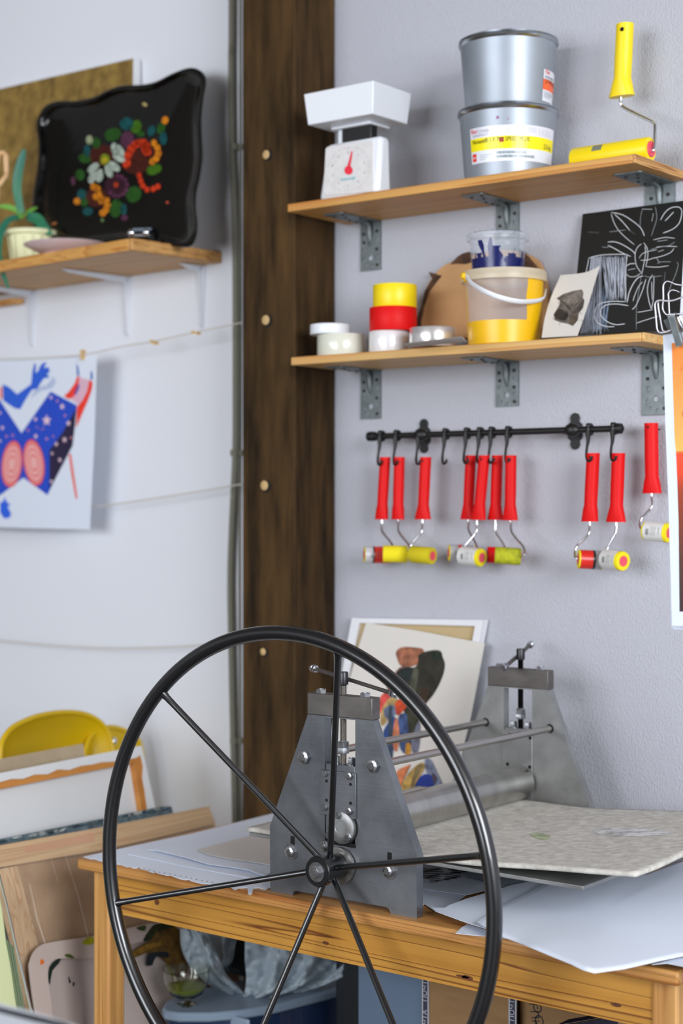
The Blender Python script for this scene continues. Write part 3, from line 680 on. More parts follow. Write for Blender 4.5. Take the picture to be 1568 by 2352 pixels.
# --- ink tins
cc = PY(1167, 300, 2.712); cc.z = ZU; td = (cc-EYE).dot(F)
toc = (EYE-cc); toc.z = 0; toc.normalize(); rgt = Vector((-toc.y, toc.x, 0))
if rgt.dot(R) < 0: rgt = -rgt
def cyl_at(c, r, ang, z, lift=0): return Vector((c.x, c.y, z)) + (toc*math.cos(ang)+rgt*math.sin(ang))*(r+lift)
def tin(z0, h, rt, rb_, label):
    c = Vector((cc.x, cc.y, z0)); t = thing('ink_tin', label, 'tin', c, 'stacked ink tins')
    b = B('can'); b.lathe([(rb_*.97, 0), (rb_, .002), (rb_, .004), (rt*.955, h-.010), (rt*.965, h-.006)], c, n=72); b.build('tin_body', t, smooth=30)
    b = B('can_rim'); P = [(rt*.95, h-.012), (rt*.985, h-.009), (rt, h-.006), (rt*.985, h-.0035), (rt*.96, h-.0028), (rt*.985, h-.0015), (rt*.99, h), (rt*.97, h+.001), (rt*.93, h-.002), (.001, h-.002)]
    b.lathe(P, c, n=72, capped=False); b.build('tin_lid', t, smooth=30); return t
RT, RB = 117*td/FPX, 100*td/FPX; H1 = .1385
tin1 = tin(ZU, H1, RT, RB, 'lower silver ink tin with a white and yellow wraparound label')
tin2 = tin(ZU+H1+.0012, H1-.004, RT*.985, RB*.98, 'upper silver ink tin with an orange banded label near its right edge')
def lab(t, z0, a0, a1, zlo, zhi, bands, items, rf):
    b = B('label'); n = 24
    def pt(u, v, l): return cyl_at(cc, rf(v), a0+(a1-a0)*u, v, l)
    for (v0, v1, col) in bands:
        b.c = col
        for k in range(n):
            u, u2 = k/n, (k+1)/n; b.poly([pt(u, v0, .0006), pt(u2, v0, .0006), pt(u2, v1, .0006), pt(u, v1, .0006)])
    for it in items:
        if it[0] == 'T':
            _, s, size, u, v, col = it
            b.text(s, size, lambda x, y: pt(u+x*.80/((a1-a0)*RT*.95), v+y, .0014), col)
        else:
            _, u, u2, v, v2, col = it; m = max(1, int((u2-u)*24)); b.c = col
            for k in range(m):
                p, q_ = u+(u2-u)*k/m, u+(u2-u)*(k+1)/m; b.poly([pt(p, v, .0010), pt(q_, v, .0010), pt(q_, v2, .0010), pt(p, v2, .0010)])
    b.build('printed_label', t)
def rf1(v): f = (v-ZU-.004)/(H1-.014); return RB+(RT*.955-RB)*f
def ang(px, r): return math.asin(max(-1, min(1, (px-1167)/FPX*td/r)))
zlo, zhi = PY(1175, 362, 2.62).z, PY(1175, 280, 2.62).z
a0, a1 = ang(1081, RT*.93), ang(1269, RT*.93)
g = (190, 192, 198); hgt = zhi-zlo; Vz = lambda f: zlo+hgt*f
items = [('T', 'Flint', .0125, .015, Vz(.84), (232, 60, 60)), ('T', 'Group', .0125, .105, Vz(.84), (190, 190, 200)), ('T', 'Novavit® 1 F 700 SPEED PLUS', .0120, .035, Vz(.545), (36, 38, 12)), ('T', '2,5 kg', .0125, .82, Vz(.40), (36, 38, 12)),
 ('R', .02, .075, Vz(.06), Vz(.28), (232, 60, 50)), ('R', .025, .07, Vz(.14), Vz(.19), (236, 170, 165)), ('R', .34, .385, Vz(.52), Vz(.66), (196, 70, 20))]
for k in range(5): items.append(('R', .04, .24-.03*(k % 3), Vz(.745+.014*k), Vz(.752+.014*k), (170, 176, 190)))
for k in range(6): items.append(('R', .41, .48, Vz(.80+.028*k), Vz(.806+.028*k), g)); items.append(('R', .51, .73-.03*(k % 2), Vz(.80+.028*k), Vz(.808+.028*k), g))
for k in range(4): items.append(('R', .75, .90, Vz(.76+.05*k), Vz(.765+.05*k), g))
for k in range(4): items.append(('R', .75+.05*k, .753+.05*k, Vz(.76), Vz(.91), g))
for k in range(3): items.append(('R', .12, .27-.04*k, Vz(.20-.06*k), Vz(.215-.06*k), (150, 160, 170)))
rnd = random.Random(3)
for row, u1 in ((.20, .60), (.09, .70)):
    u = .31
    while u < u1: ww = rnd.choice((.004, .007, .012)); items.append(('R', u, u+ww, Vz(row), Vz(row+.075), (120, 140, 146))); u += ww+rnd.choice((.003, .006))
for k in range(7): items.append(('R', .965, .985, Vz(.37+.035*k), Vz(.378+.035*k), (190, 170, 20)))
lab(tin1, ZU, a0, a1, zlo, zhi, [(Vz(0), Vz(.34), (226, 230, 238)), (Vz(.34), Vz(.70), (248, 232, 0)), (Vz(.70), Vz(1), (226, 226, 236))], items, rf1)
z2 = ZU+H1+.0012
def rf2(v): f = (v-z2-.004)/(H1-.018); return RB*.98+(RT*.94-RB*.98)*f
zlo, zhi = PY(1255, 215, 2.66).z, PY(1255, 142, 2.66).z; hgt = zhi-zlo
a0 = ang(1250, RT*.93); a1 = a0+.95
items = [('T', 'Flint', .0125, .05, Vz(.86), (232, 60, 60)), ('T', '2 F 990 SPEED', .0125, .06, Vz(.56), (90, 30, 16))]
for k in range(4): items.append(('R', .05, .5, Vz(.735+.02*k), Vz(.745+.02*k), (130, 134, 150)))
for k in range(4): items.append(('R', .05, .6-.1*k, Vz(.28-.05*k), Vz(.295-.05*k), (130, 134, 150)))
lab(tin2, z2, a0, a1, zlo, zhi, [(Vz(0), Vz(.36), (226, 230, 238)), (Vz(.36), Vz(.70), (250, 108, 52)), (Vz(.70), Vz(1), (228, 230, 238))], items, rf2)
b = B('label')
for px, py, s, col in ((1143, 268, 5, (150, 90, 140)), (1166, 268, 3, (170, 120, 160))):
    zz = PY(px, py, 2.62).z; a = ang(px, RT*.95)
    b.c = col; b.poly([cyl_at(cc, rf1(zz), a+s*.006*math.cos(k), zz+s*.0006*math.sin(k), .0007) for k in [j*.7 for j in range(9)]])
b.build('ink_smudge', tin1)

# --- large yellow roller
ax0, ax1 = PY(1318, 352, 2.69), PY(1494, 346, 2.69); rr_ = .0225; zc = ZU+rr_
t = thing('paint_roller', 'large paint roller with yellow handle standing up on the upper shelf', 'paint roller', ((ax0.x+ax1.x)/2, 2.69, ZU))
b = B('yellow'); b.lathe([(rr_*.6, 0), (rr_*.96, .001), (rr_, .004), (rr_, ax1.x-ax0.x-.004), (rr_*.96, ax1.x-ax0.x-.001), (rr_*.6, ax1.x-ax0.x)], (ax0.x, 2.69, zc), (1, 0, 0), 40); b.build('roller_sleeve', t)
b = B('core'); b.lathe([(rr_*.66, -.001), (rr_*.62, .0025), (.004, .0015)], (ax1.x, 2.69, zc), (1, 0, 0), 28); b.build('end_cap', t)
b = B('paint'); b.c = (120, 124, 110); b.lathe([(rr_+.0003, 0), (rr_+.0003, .02)], (ax0.x+.048, 2.69, zc), (1, 0, 0), 40, capped=False)
b.v = [v for v in b.v]; b.f = [f for k, f in enumerate(b.f) if 9 <= k <= 12]; b.fm = b.fm[:len(b.f)]; b.fc = b.fc[:len(b.f)]; b.build('sleeve_label', t)
wire = smooth([PY(1426, 215, 2.735), PY(1425, 236, 2.735), PY(1432, 247, 2.735), PY(1468, 265, 2.725), PY(1500, 281, 2.71), PY(1504, 292, 2.70), PY(1503, 325, 2.695), PY(1500, 345, 2.69), Vector((ax1.x+.001, 2.69, zc))], 6)
b = B('chrome'); b.tube(wire, .0033, 12); b.build('wire_frame', t)
def grip(parent, mname, top, bot, r, flare, dx=0, fl_len=.30, n=20):
    """handle: round above, flattened flare with a notch at the foot"""
    top, bot = Vector(top), Vector(bot); b = B(mname); d = bot-top; rows = []
    prof = [(0, .80, .80), (.0, 1, 1), (.06, 1, 1), (.5, 1.02, 1), (1-fl_len, 1.0, .95), (1-fl_len*.7, 1.14, .92), (1-fl_len*.35, 1.0+(flare*1.08-1)*.62, .85), (1, flare*1.08, .72), (1, flare*.9, .5)]
    for f, wx, wy in prof:
        c = top+d*f; ring_ = []
        for j in range(n):
            a = 2*math.pi*j/n; ca, sa = math.cos(a), math.sin(a); e = .8 if f > .8 else 1
            ring_.append(b.V(c+Vector((math.copysign(abs(ca)**e, ca)*r*wx+dx*(f > .9), math.copysign(abs(sa)**e, sa)*r*wy, 0))))
        rows.append(ring_)
    for a, c in zip(rows, rows[1:]):
        for j in range(n): b.face((a[j], a[(j+1) % n], c[(j+1) % n], c[j]))
    b.face(rows[0][::-1]); b.face(rows[-1]); return b.build('handle', parent)
grip(t, 'yellow', PY(1435, 56, 2.735), PY(1427, 222, 2.735), .0165, 1.45, fl_len=.26)
b = B('hole'); c = PY(1428, 67, 2.735-.0165); b.lathe([(.004, 0), (.004, .0006)], c, (0, -1, 0), 12); b.build('hanging_hole', t)

# ================================================================== LOWER SHELF
def roll(px0, px1, y_bot, z0, h, Y, mname, label, cat='tape roll', name='tape_roll', group='tape rolls on the lower shelf', core=.5, inner='tape_core'):
    pxc = (px0+px1)/2; c = PY(pxc, 780, Y); c.z = z0; r = (px1-px0)/2*(c-EYE).dot(F)/FPX
    t = thing(name, label, cat, c, group)
    b = B(mname); b.lathe([(r*core, 0), (r*.985, 0), (r, .001), (r, h-.001), (r*.985, h), (r*core, h), (r*core, 0)], c, n=56, capped=False); b.build('tape', t)
    b = B(inner); b.lathe([(r*core*.94, .001), (r*core, .0005), (r*core, h-.0005), (r*core*.94, h-.001), (r*core*.94, .001)], c, n=40, capped=False); b.build('core', t)
    return c, r
zpx = lambda px, py, Y: PY(px, py, Y).z
h1 = zpx(784, 757, 2.635)-zpx(784, 810, 2.635)
roll(728, 841, 0, ZL, h1, 2.685, 'tape_clear', 'wide cream tape roll at the left end of the lower shelf')
c, r = roll(712, 803, 0, ZL+h1+.0005, .0205, 2.668, 'wplastic', 'thin white tape roll lying on the wide cream roll', core=.55)
h2 = .046
roll(847, 939, 0, ZL, h2, 2.685, 'tape_silver', 'shiny silver white tape roll beneath the red and yellow rolls')
roll(848, 957, 0, ZL+h2+.0005, .0475, 2.69, 'red', 'red tape roll between the yellow and the silver rolls', core=.78)
roll(856, 957, 0, ZL+h2+.0485, .046, 2.695, 'yellow', 'yellow tape roll on top of the red roll', core=.6)
roll(940, 1050, 0, ZL+.006, .038, 2.67, 'alu', 'mirror bright aluminium tape roll lying on folded paper')
t0 = PY(993, 795, 2.66); t0.z = ZL
b = B('paper_edge', 'carpaint'); b.hexa([PZ(925, 793, ZL+.0005), PZ(940, 798, ZL+.0005), PZ(1072, 785, ZL+.0005), PZ(1062, 776, ZL+.0005)], [PZ(928, 789, ZL+.003), PZ(942, 794, ZL+.003), PZ(1070, 782, ZL+.003), PZ(1060, 772, ZL+.003)])
tag(b.build('folded_paper'), 'thin stack of grey papers beneath the aluminium tape roll', 'paper')

# --- wood slice leaning on the wall
pl = plane3(PY(1100, 590, 2.795), PY(1100, 778, 2.782), PY(980, 778, 2.782))
O = [(962, 770), (956, 735), (968, 700), (975, 668), (992, 638), (1016, 612), (1046, 598), (1075, 588), (1120, 578), (1160, 574), (1205, 582), (1235, 600), (1250, 640), (1258, 700), (1250, 772)]
t = thing('wood_slice', 'large round tree slice with bark standing behind the yellow bucket', 'wood slice', PY(1100, 778, 2.785))
b = B('slice'); b.prism([pl.at(x, y) for x, y in closed2(O, 3)], -pl.n*.012); b.build('sawn_face', t)
for P in ([(1034, 606), (1044, 596), (1052, 588), (1062, 582), (1076, 578), (1086, 600), (1068, 606), (1050, 605)], [(1190, 572), (1212, 588), (1222, 600), (1234, 614), (1200, 616)], [(984, 624), (1000, 629), (1012, 634), (1004, 643), (990, 638)], [(956, 775), (955, 735), (968, 700), (975, 668), (992, 640), (1012, 632), (985, 668), (972, 705), (965, 740), (968, 775)]):
    b = B('bark'); b.prism([pl.at(x, y, .003) for x, y in P], -pl.n*.016); b.build('bark', t)

# --- yellow ink bucket
cb = PY(1157, 780, 2.692); cb.z = ZL; tb = (cb-EYE).dot(F)
zrim = zpx(1155, 628, 2.70); hb = zrim-ZL; rb0, rt0 = 81*tb/FPX, 92*tb/FPX
cb.z = ZL
t = thing('ink_bucket', 'translucent plastic bucket half full of yellow ink with white handle', 'bucket', cb)
toc_b = EYE-cb; toc_b.z = 0; toc_b.normalize(); rg_b = Vector((-toc_b.y, toc_b.x, 0)); rg_b = rg_b if rg_b.dot(R) > 0 else -rg_b
b = B('clear'); b.lathe([(rb0*.97, 0), (rb0, .003), (rt0*.985, hb-.012)], cb, n=64, capped=False); b.build('bucket_wall', t)
hy = zpx(1155, 733, 2.63)-ZL
b = B('yink'); b.lathe([(rb0*.972, .0004), (rb0+.0006, .003), (rb0+.0006+(rt0*.985-rb0)*hy/hb, hy), (.001, hy)], cb, n=64); b.build('yellow_ink', t)
def bk(a, h, l=.0008): f = h/hb; r_ = rb0+(rt0*.985-rb0)*f+l; return cb+Vector((0, 0, h))+(toc_b*math.cos(a)+rg_b*math.sin(a))*r_
a0, a1 = math.asin((1211-1157)*tb/FPX/rt0), 1.75
b = B('yink'); b.grid(lambda u, v: bk(a0+(a1-a0)*u+.02*math.sin(9*v), hy*.9+(hb-.014-hy*.9)*v), 14, 12)
b.build('ink_smear', t); b = B('yink'); b.grid(lambda u, v: bk(-1.35+.10*u, hy*.5+(hb-.02-hy*.5)*v*(1-.2*u)), 4, 6)
b.build('ink_smear', t)
b = B('clear_lid'); b.lathe([(rt0*.985, hb-.020), (rt0*1.06, hb-.020), (rt0*1.07, hb-.016), (rt0*1.07, hb-.004), (rt0*1.05, hb), (rt0*.97, hb+.001), (rt0*.95, hb-.004), (.001, hb-.004)], cb, n=64, capped=False); b.build('lid', t, smooth=30)
hd = smooth([PT(x, y, tb-d) for x, y, d in ((1071, 633, .03), (1082, 650, .06), (1110, 668, .10), (1150, 684, .115), (1195, 693, .10), (1232, 691, .06), (1248, 684, .03), (1252, 668, .0))], 6)
b = B('wplastic'); b.tube(hd, .0052, 10, flat=(1.0, .45)); b.build('carry_handle', t)
b = B('yink'); b.c = None
for x, y in ((1066, 634), (1072, 640)): b.lathe([(.006, -.006), (.008, 0), (.005, .006)], PT(x, y, tb-.025), toc_b, 10)
b.build('dried_ink', t)

# --- blue ink tub on the bucket
ct = PT(1143, 610, tb+.005); zt0 = ZL+hb+.002; ct.z = zt0
tt = (ct-EYE).dot(F); ht = zpx(1143, 545, 2.70)-zt0; r0, r1 = 58*tt/FPX, 66*tt/FPX
t = thing('ink_tub', 'small clear plastic tub with dark blue ink standing on the yellow bucket', 'tub', ct)
b = B('clear_tub'); b.lathe([(r0*.96, 0), (r0, .002), (r1, ht-.006)], ct, n=56, capped=False); b.build('tub_wall', t)
b = B('bink'); b.lathe([(.001, .0008), (r0*.965, .0006), (r0+.0006, .002), (r0+.0006+(r1-r0)*.33, ht*.33), (.001, ht*.33)], ct, n=48, capped=False)
toc_t = EYE-ct; toc_t.z = 0; toc_t.normalize(); rg_t = Vector((-toc_t.y, toc_t.x, 0)); rg_t = rg_t if rg_t.dot(R) > 0 else -rg_t
tk = lambda a, h: ct+Vector((0, 0, h))+(toc_t*math.cos(a)+rg_t*math.sin(a))*(r0+(r1-r0)*h/ht+.0008)
for a_, w_, h0, h1_, sl in ((-.46, .16, .2, .80, -.22), (-.30, .13, .2, .84, .04), (-.08, .40, .2, .62, .0), (.55, .5, .1, .42, 0), (-.75, .3, .1, .45, 0), (-.95, .05, .2, .5, 0), (.6, .06, .2, .45, 0), (1.1, .1, .2, .5, 0)):
    b.grid(lambda u, v: tk(a_+sl*v+w_*(u-.5)*(1+.4*math.sin(7*v+a_*9)), ht*(h0+(h1_-h0)*v)), 3, 6)
b.build('blue_ink', t)
b = B('clear_tub', 'lidblue'); b.lathe([(r1*.98, ht-.010), (r1*1.08, ht-.010), (r1*1.09, ht-.006), (r1*1.09, ht-.001), (r1*1.07, ht+.002), (r1*.99, ht+.002), (r1*.97, ht-.003), (.001, ht-.003)], ct, n=56, capped=False); b.build('lid', t, smooth=30)
b = B('bink')
for k in range(9):
    a = -.9+k*.21; b.grid(lambda u, v: ct+Vector((0, 0, ht+.0022+.0004*v))+(toc_t*math.cos(a+.16*u)+rg_t*math.sin(a+.16*u))*(r1*(1.0+.06*v)), 3, 1)
b.build('ink_trace', t)

# --- bat print card
Z5 = lambda P: Zt(P, 1220, 440, 4.506)
pl = plane3(PY(1290, 640, 2.735), PY(1250, 770, 2.665), PY(1330, 770, 2.655))
t = thing('etching_card', 'small warm white card printed with a grey bat, leaning beside the bucket', 'print', PY(1290, 772, 2.67))
card = sm2([(300, 865), (380, 858), (475, 850), (560, 835), (640, 805), (706, 768)], 3)+sm2([(706, 768), (650, 950), (600, 1120), (540, 1300), (475, 1490)], 3)[1:]+sm2([(475, 1490), (300, 1500), (105, 1512)], 2)[1:]+sm2([(105, 1512), (140, 1300), (200, 1100), (300, 865)], 3)[1:-1]
b = B('paper_warm'); b.prism([pl.at(x, y, 0) for x, y in Z5(card)], -pl.n*.0010); b.build('card_sheet', t)
b = B('paint_rough')
def bm_(P, c, l): b.mark(pl, Z5(P), c, l)
bm_([(260, 1105), (330, 1060), (430, 1028), (520, 1012), (538, 1045), (530, 1095), (548, 1130), (535, 1200), (490, 1260), (480, 1330), (428, 1392), (380, 1370), (300, 1352), (240, 1330), (228, 1270), (250, 1240), (290, 1170), (296, 1130)], (120, 112, 106), .0004)
bm_([(300, 1130), (350, 1090), (440, 1060), (500, 1040), (520, 1090), (470, 1150), (420, 1200), (370, 1150)], (138, 130, 122), .0006)
bm_([(250, 1240), (290, 1210), (370, 1240), (385, 1290), (340, 1330), (260, 1320), (236, 1280)], (56, 50, 46), .0008)
bm_([(440, 1220), (520, 1150), (546, 1110), (530, 1200), (480, 1270), (470, 1330), (428, 1385), (390, 1350), (400, 1270)], (96, 88, 82), .0007)
bm_([(430, 1270), (480, 1260), (470, 1330), (428, 1388), (395, 1350)], (110, 96, 80), .0009)
rnd = random.Random(5)
for k in range(70):
    x, y = rnd.uniform(250, 520), rnd.uniform(1040, 1370)
    if (x-250)/290 + (y-1040)/1200 < .1: continue
    a = rnd.uniform(.3, 1.2); L_ = rnd.uniform(15, 40)
    q = Z5([(x, y), (x+L_*math.cos(a), y+L_*math.sin(a))])
    if 1040+abs(x-430)*.3 < y < 1340: b.stroke(pl, q, .8, (60, 55, 52) if k % 3 else (170, 162, 152), .0011)
for P in ([(268, 1108), (340, 1150), (400, 1215)], [(300, 1130), (380, 1200), (415, 1240)], [(210, 1310), (250, 1330)], [(285, 1385), (300, 1350)], [(296, 1150), (330, 1220)]): b.stroke(pl, Z5(P), 1.0, (70, 66, 62), .0012)
b.build('bat_print', t)

# --- black scratch card with flower
pl = plane3(PY(1340, 490, 2.80), PY(1400, 768, 2.715), PY(1560, 757, 2.715))
t = thing('scratched_card', 'black card with a white scratched line drawing of a flower in a vase', 'drawing', PY(1450, 765, 2.73))
b = B('blackcard'); b.prism([pl.at(x, y, 0) for x, y in Z5([(530, 232), (2080, 27), (2080, 1385), (478, 1487), (470, 850)])], -pl.n*.0015); b.build('black_card', t)
b = B('paint'); W1, W2 = (206, 210, 214), (150, 158, 162)
S = [([(825, 215), (940, 240), (1040, 300), (1120, 365), (1150, 410), (1168, 460)], 5), ([(825, 225), (850, 310), (900, 400), (980, 480), (1065, 550)], 4), ([(860, 235), (940, 310), (1020, 405)], 5), ([(1020, 405), (1070, 440)], 2),
 ([(585, 420), (700, 424)], 2), ([(805, 418), (880, 408), (975, 398)], 3), ([(730, 572), (770, 578), (805, 572)], 3), ([(790, 522), (860, 520), (940, 548), (1040, 610), (1075, 650)], 5), ([(790, 555), (860, 590), (940, 635), (1030, 672)], 5),
 ([(1140, 540), (1095, 580), (1072, 650), (1085, 760), (1140, 850)], 4), ([(1160, 528), (1195, 580), (1205, 650), (1195, 720), (1182, 775)], 4), ([(1175, 560), (1180, 640), (1165, 740), (1140, 860)], 4),
 ([(1145, 182), (1250, 184)], 5), ([(1148, 185), (1130, 260), (1125, 370)], 2.5), ([(1282, 155), (1297, 260), (1280, 340), (1240, 460)], 3), ([(1262, 225), (1245, 310)], 4), ([(1335, 295), (1380, 220), (1440, 170), (1520, 160), (1556, 200), (1540, 300), (1500, 360), (1440, 400), (1360, 430)], 5), ([(1472, 210), (1430, 255), (1382, 305)], 5),
 ([(1260, 500), (1380, 475), (1485, 484)], 4), ([(1300, 516), (1408, 500)], 4), ([(1230, 600), (1340, 572), (1420, 560), (1485, 520)], 3), ([(1290, 575), (1400, 566), (1510, 570)], 4), ([(1115, 690), (1140, 650), (1190, 625), (1300, 600)], 3.5), ([(1310, 622), (1370, 605)], 5), ([(1475, 588), (1440, 630), (1360, 665), (1260, 690), (1200, 708), (1130, 712)], 4),
 ([(1295, 688), (1325, 738)], 4), ([(1300, 745), (1345, 728), (1445, 726)], 3), ([(1182, 776), (1300, 782), (1420, 768)], 4), ([(1505, 730), (1518, 760), (1490, 860), (1440, 980), (1415, 1060)], 3), ([(985, 770), (1020, 748), (1075, 745)], 5), ([(1000, 812), (1075, 795)], 5), ([(985, 852), (1010, 878), (1060, 882), (1100, 868), (1125, 848)], 3.5),
 ([(1165, 870), (1210, 885), (1270, 882), (1350, 870)], 3), ([(1155, 872), (1100, 895), (1050, 960), (1010, 1050), (990, 1150)], 5.5), ([(1150, 935), (1110, 980), (1070, 1070), (1050, 1135)], 4), ([(1185, 905), (1150, 1020), (1100, 1140), (1070, 1195), (1042, 1220)], 4.5), ([(1252, 860), (1215, 930), (1200, 1020), (1215, 1130), (1240, 1215)], 4.5), ([(1268, 870), (1266, 980), (1262, 1110), (1242, 1215)], 4), ([(1245, 930), (1246, 1030), (1250, 1120)], 4), ([(1385, 830), (1370, 960)], 3), ([(1135, 880), (1110, 1040), (1088, 1200), (1085, 1430)], 2.5),
 ([(1095, 1250), (1160, 1240), (1255, 1222)], 4), ([(1085, 1362), (1180, 1330), (1310, 1290)], 4), ([(975, 1140), (850, 1136), (745, 1148), (690, 1175), (655, 1240), (655, 1300), (690, 1360), (770, 1395), (860, 1398)], 5), ([(1005, 1182), (900, 1165), (800, 1168), (740, 1195), (712, 1250), (740, 1310), (800, 1355), (880, 1378), (968, 1368)], 5), ([(590, 690), (700, 660), (800, 652), (900, 650), (992, 652)], 4.5), ([(595, 690), (575, 790), (560, 850)], 4), ([(992, 652), (975, 800), (970, 950), (975, 1140)], 4), ([(770, 1400), (800, 1445)], 3)]
for P, wd in S: b.stroke(pl, Z5(sm2(P, 4) if len(P) > 2 else P), wd/4.506*1.5, W1 if wd > 3.4 else W2, .0004)
rnd = random.Random(9)
for k in range(64):
    f = k/63; xt = 600+f*385+rnd.uniform(-8, 8); xb = 700+f*270+rnd.uniform(-25, 25) if f > .3 else 520+f*560+rnd.uniform(-20, 20)
    yb_ = 1130 if f > .32 else 1480; yt_ = 690-rnd.uniform(0, 30)
    if f < .32: xt, xb = 620+f*320, 505+f*680
    b.stroke(pl, Z5([(xt, yt_), ((xt+xb)/2+rnd.uniform(-8, 8), (yt_+yb_)/2), (xb, yb_-rnd.uniform(0, 60))]), 1.1+rnd.random()*.5, (176, 182, 196), .00035)
for k in range(26):
    x = 520+k*10.5; b.stroke(pl, Z5([(x+rnd.uniform(20, 60), 1050+rnd.uniform(-80, 90)), (x+rnd.uniform(-8, 12), 1300), (x-4, 1470-rnd.uniform(0, 60))] if x > 560 else [(x+50, 1180), (x, 1475)]), 1.0, (140, 160, 190), .0003)
b.build('flower_drawing', t)

# ================================================================== RAIL, HOOKS, SMALL ROLLERS
YR = WY-.052
a, c = PY(853, 1002, YR), PY(1418, 985, YR); zr_ = (a.z+c.z)/2
t = thing('hanging_rail', 'black metal utensil rail screwed to the white wall', 'rail', ((a.x+c.x)/2, YR, zr_))
b = B('rail'); b.tube([(a.x, YR, zr_), (c.x, YR, zr_)], .0064, 20)
for x, s in ((a.x, -1), (c.x, 1)): b.lathe([(.0064, -.012*s), (.0098, -.010*s), (.0105, -.002*s), (.0098, .008*s), (.004, .012*s)], (x, YR, zr_), (1, 0, 0), 20)
b.build('rail_tube', t)
for px in (975, 1322):
    x = PY(px, 1000, WY).x; xs = PY(px-8, 1000, YR).x
    b = B('rail'); P = [(0, .034), (.008, .032), (.013, .025), (.011, .018), (.019, .012), (.02, .004)]
    P = P+[(u, -v) for u, v in P[::-1]]; P = P+[(-u, v) for u, v in P[::-1]]
    b.prism([(x+u*.82, WY-.001, zr_+v*1.06) for u, v in P[:-1]], (0, -.004, 0))
    b.lathe([(.010, 0), (.008, .02), (.007, .044)], (x, WY-.003, zr_), (0, -1, 0), 18)
    b.lathe([(.0064, -.014), (.011, -.010), (.0145, 0), (.011, .010), (.0064, .014)], (xs, YR, zr_), (1, 0, 0), 22); b.build('wall_mount', t, bevel=.0008)
t = None
hook0 = None
HK = [(877, 'first black hook from the left end of the rail'), (913, 'second black hook from the left end of the rail'), (965, 'black hook in front of the left rail mount'), (1025, 'black hook with nothing hanging from it'), (1074, 'leftmost black hook of the middle cluster'), (1104, 'second black hook of the middle cluster'), (1131, 'third black hook of the middle cluster'), (1169, 'rightmost black hook of the middle cluster'), (1355, 'black hook just right of the right rail mount'), (1411, 'black hook at the right end of the rail')]
for px, lab_ in HK:
    x = PY(px, 1000, YR).x; dx = .0009
    if hook0 is None:
        b = B('rail'); tr = [(k*2*math.pi/16) for k in range(16)]
        b.tube([(0, .0086*math.cos(q), .0086*math.sin(q)) for q in tr], .0040, 8, closed=True)
        b.lathe([(.002, -.006), (.0045, -.003), (.0045, .003), (.002, .006)], (0, -.008, .006), (0, 0, 1), 10)
        st = smooth([(0, -.0080, -.004), (.0005, -.009, -.010), (.001, -.010, -.022), (-.001, -.011, -.036), (-.0005, -.014, -.050), (.004, -.0185, -.0585), (.010, -.0215, -.0605), (.0145, -.0225, -.0570), (.0158, -.023, -.0520)], 5)
        b.tube(st, [.0062-.0036*min(1, k/14) for k in range(len(st))], 8)
        hook0 = b.build('rail_hook', base=(0, 0, 0)); hook0.location = (x, YR, zr_); tag(hook0, lab_, 'hook', 'hooks on the black rail')
    else:
        o = hook0.copy(); COL.objects.link(o); o.location = (x, YR, zr_); tag(o, lab_, 'hook', 'hooks on the black rail')

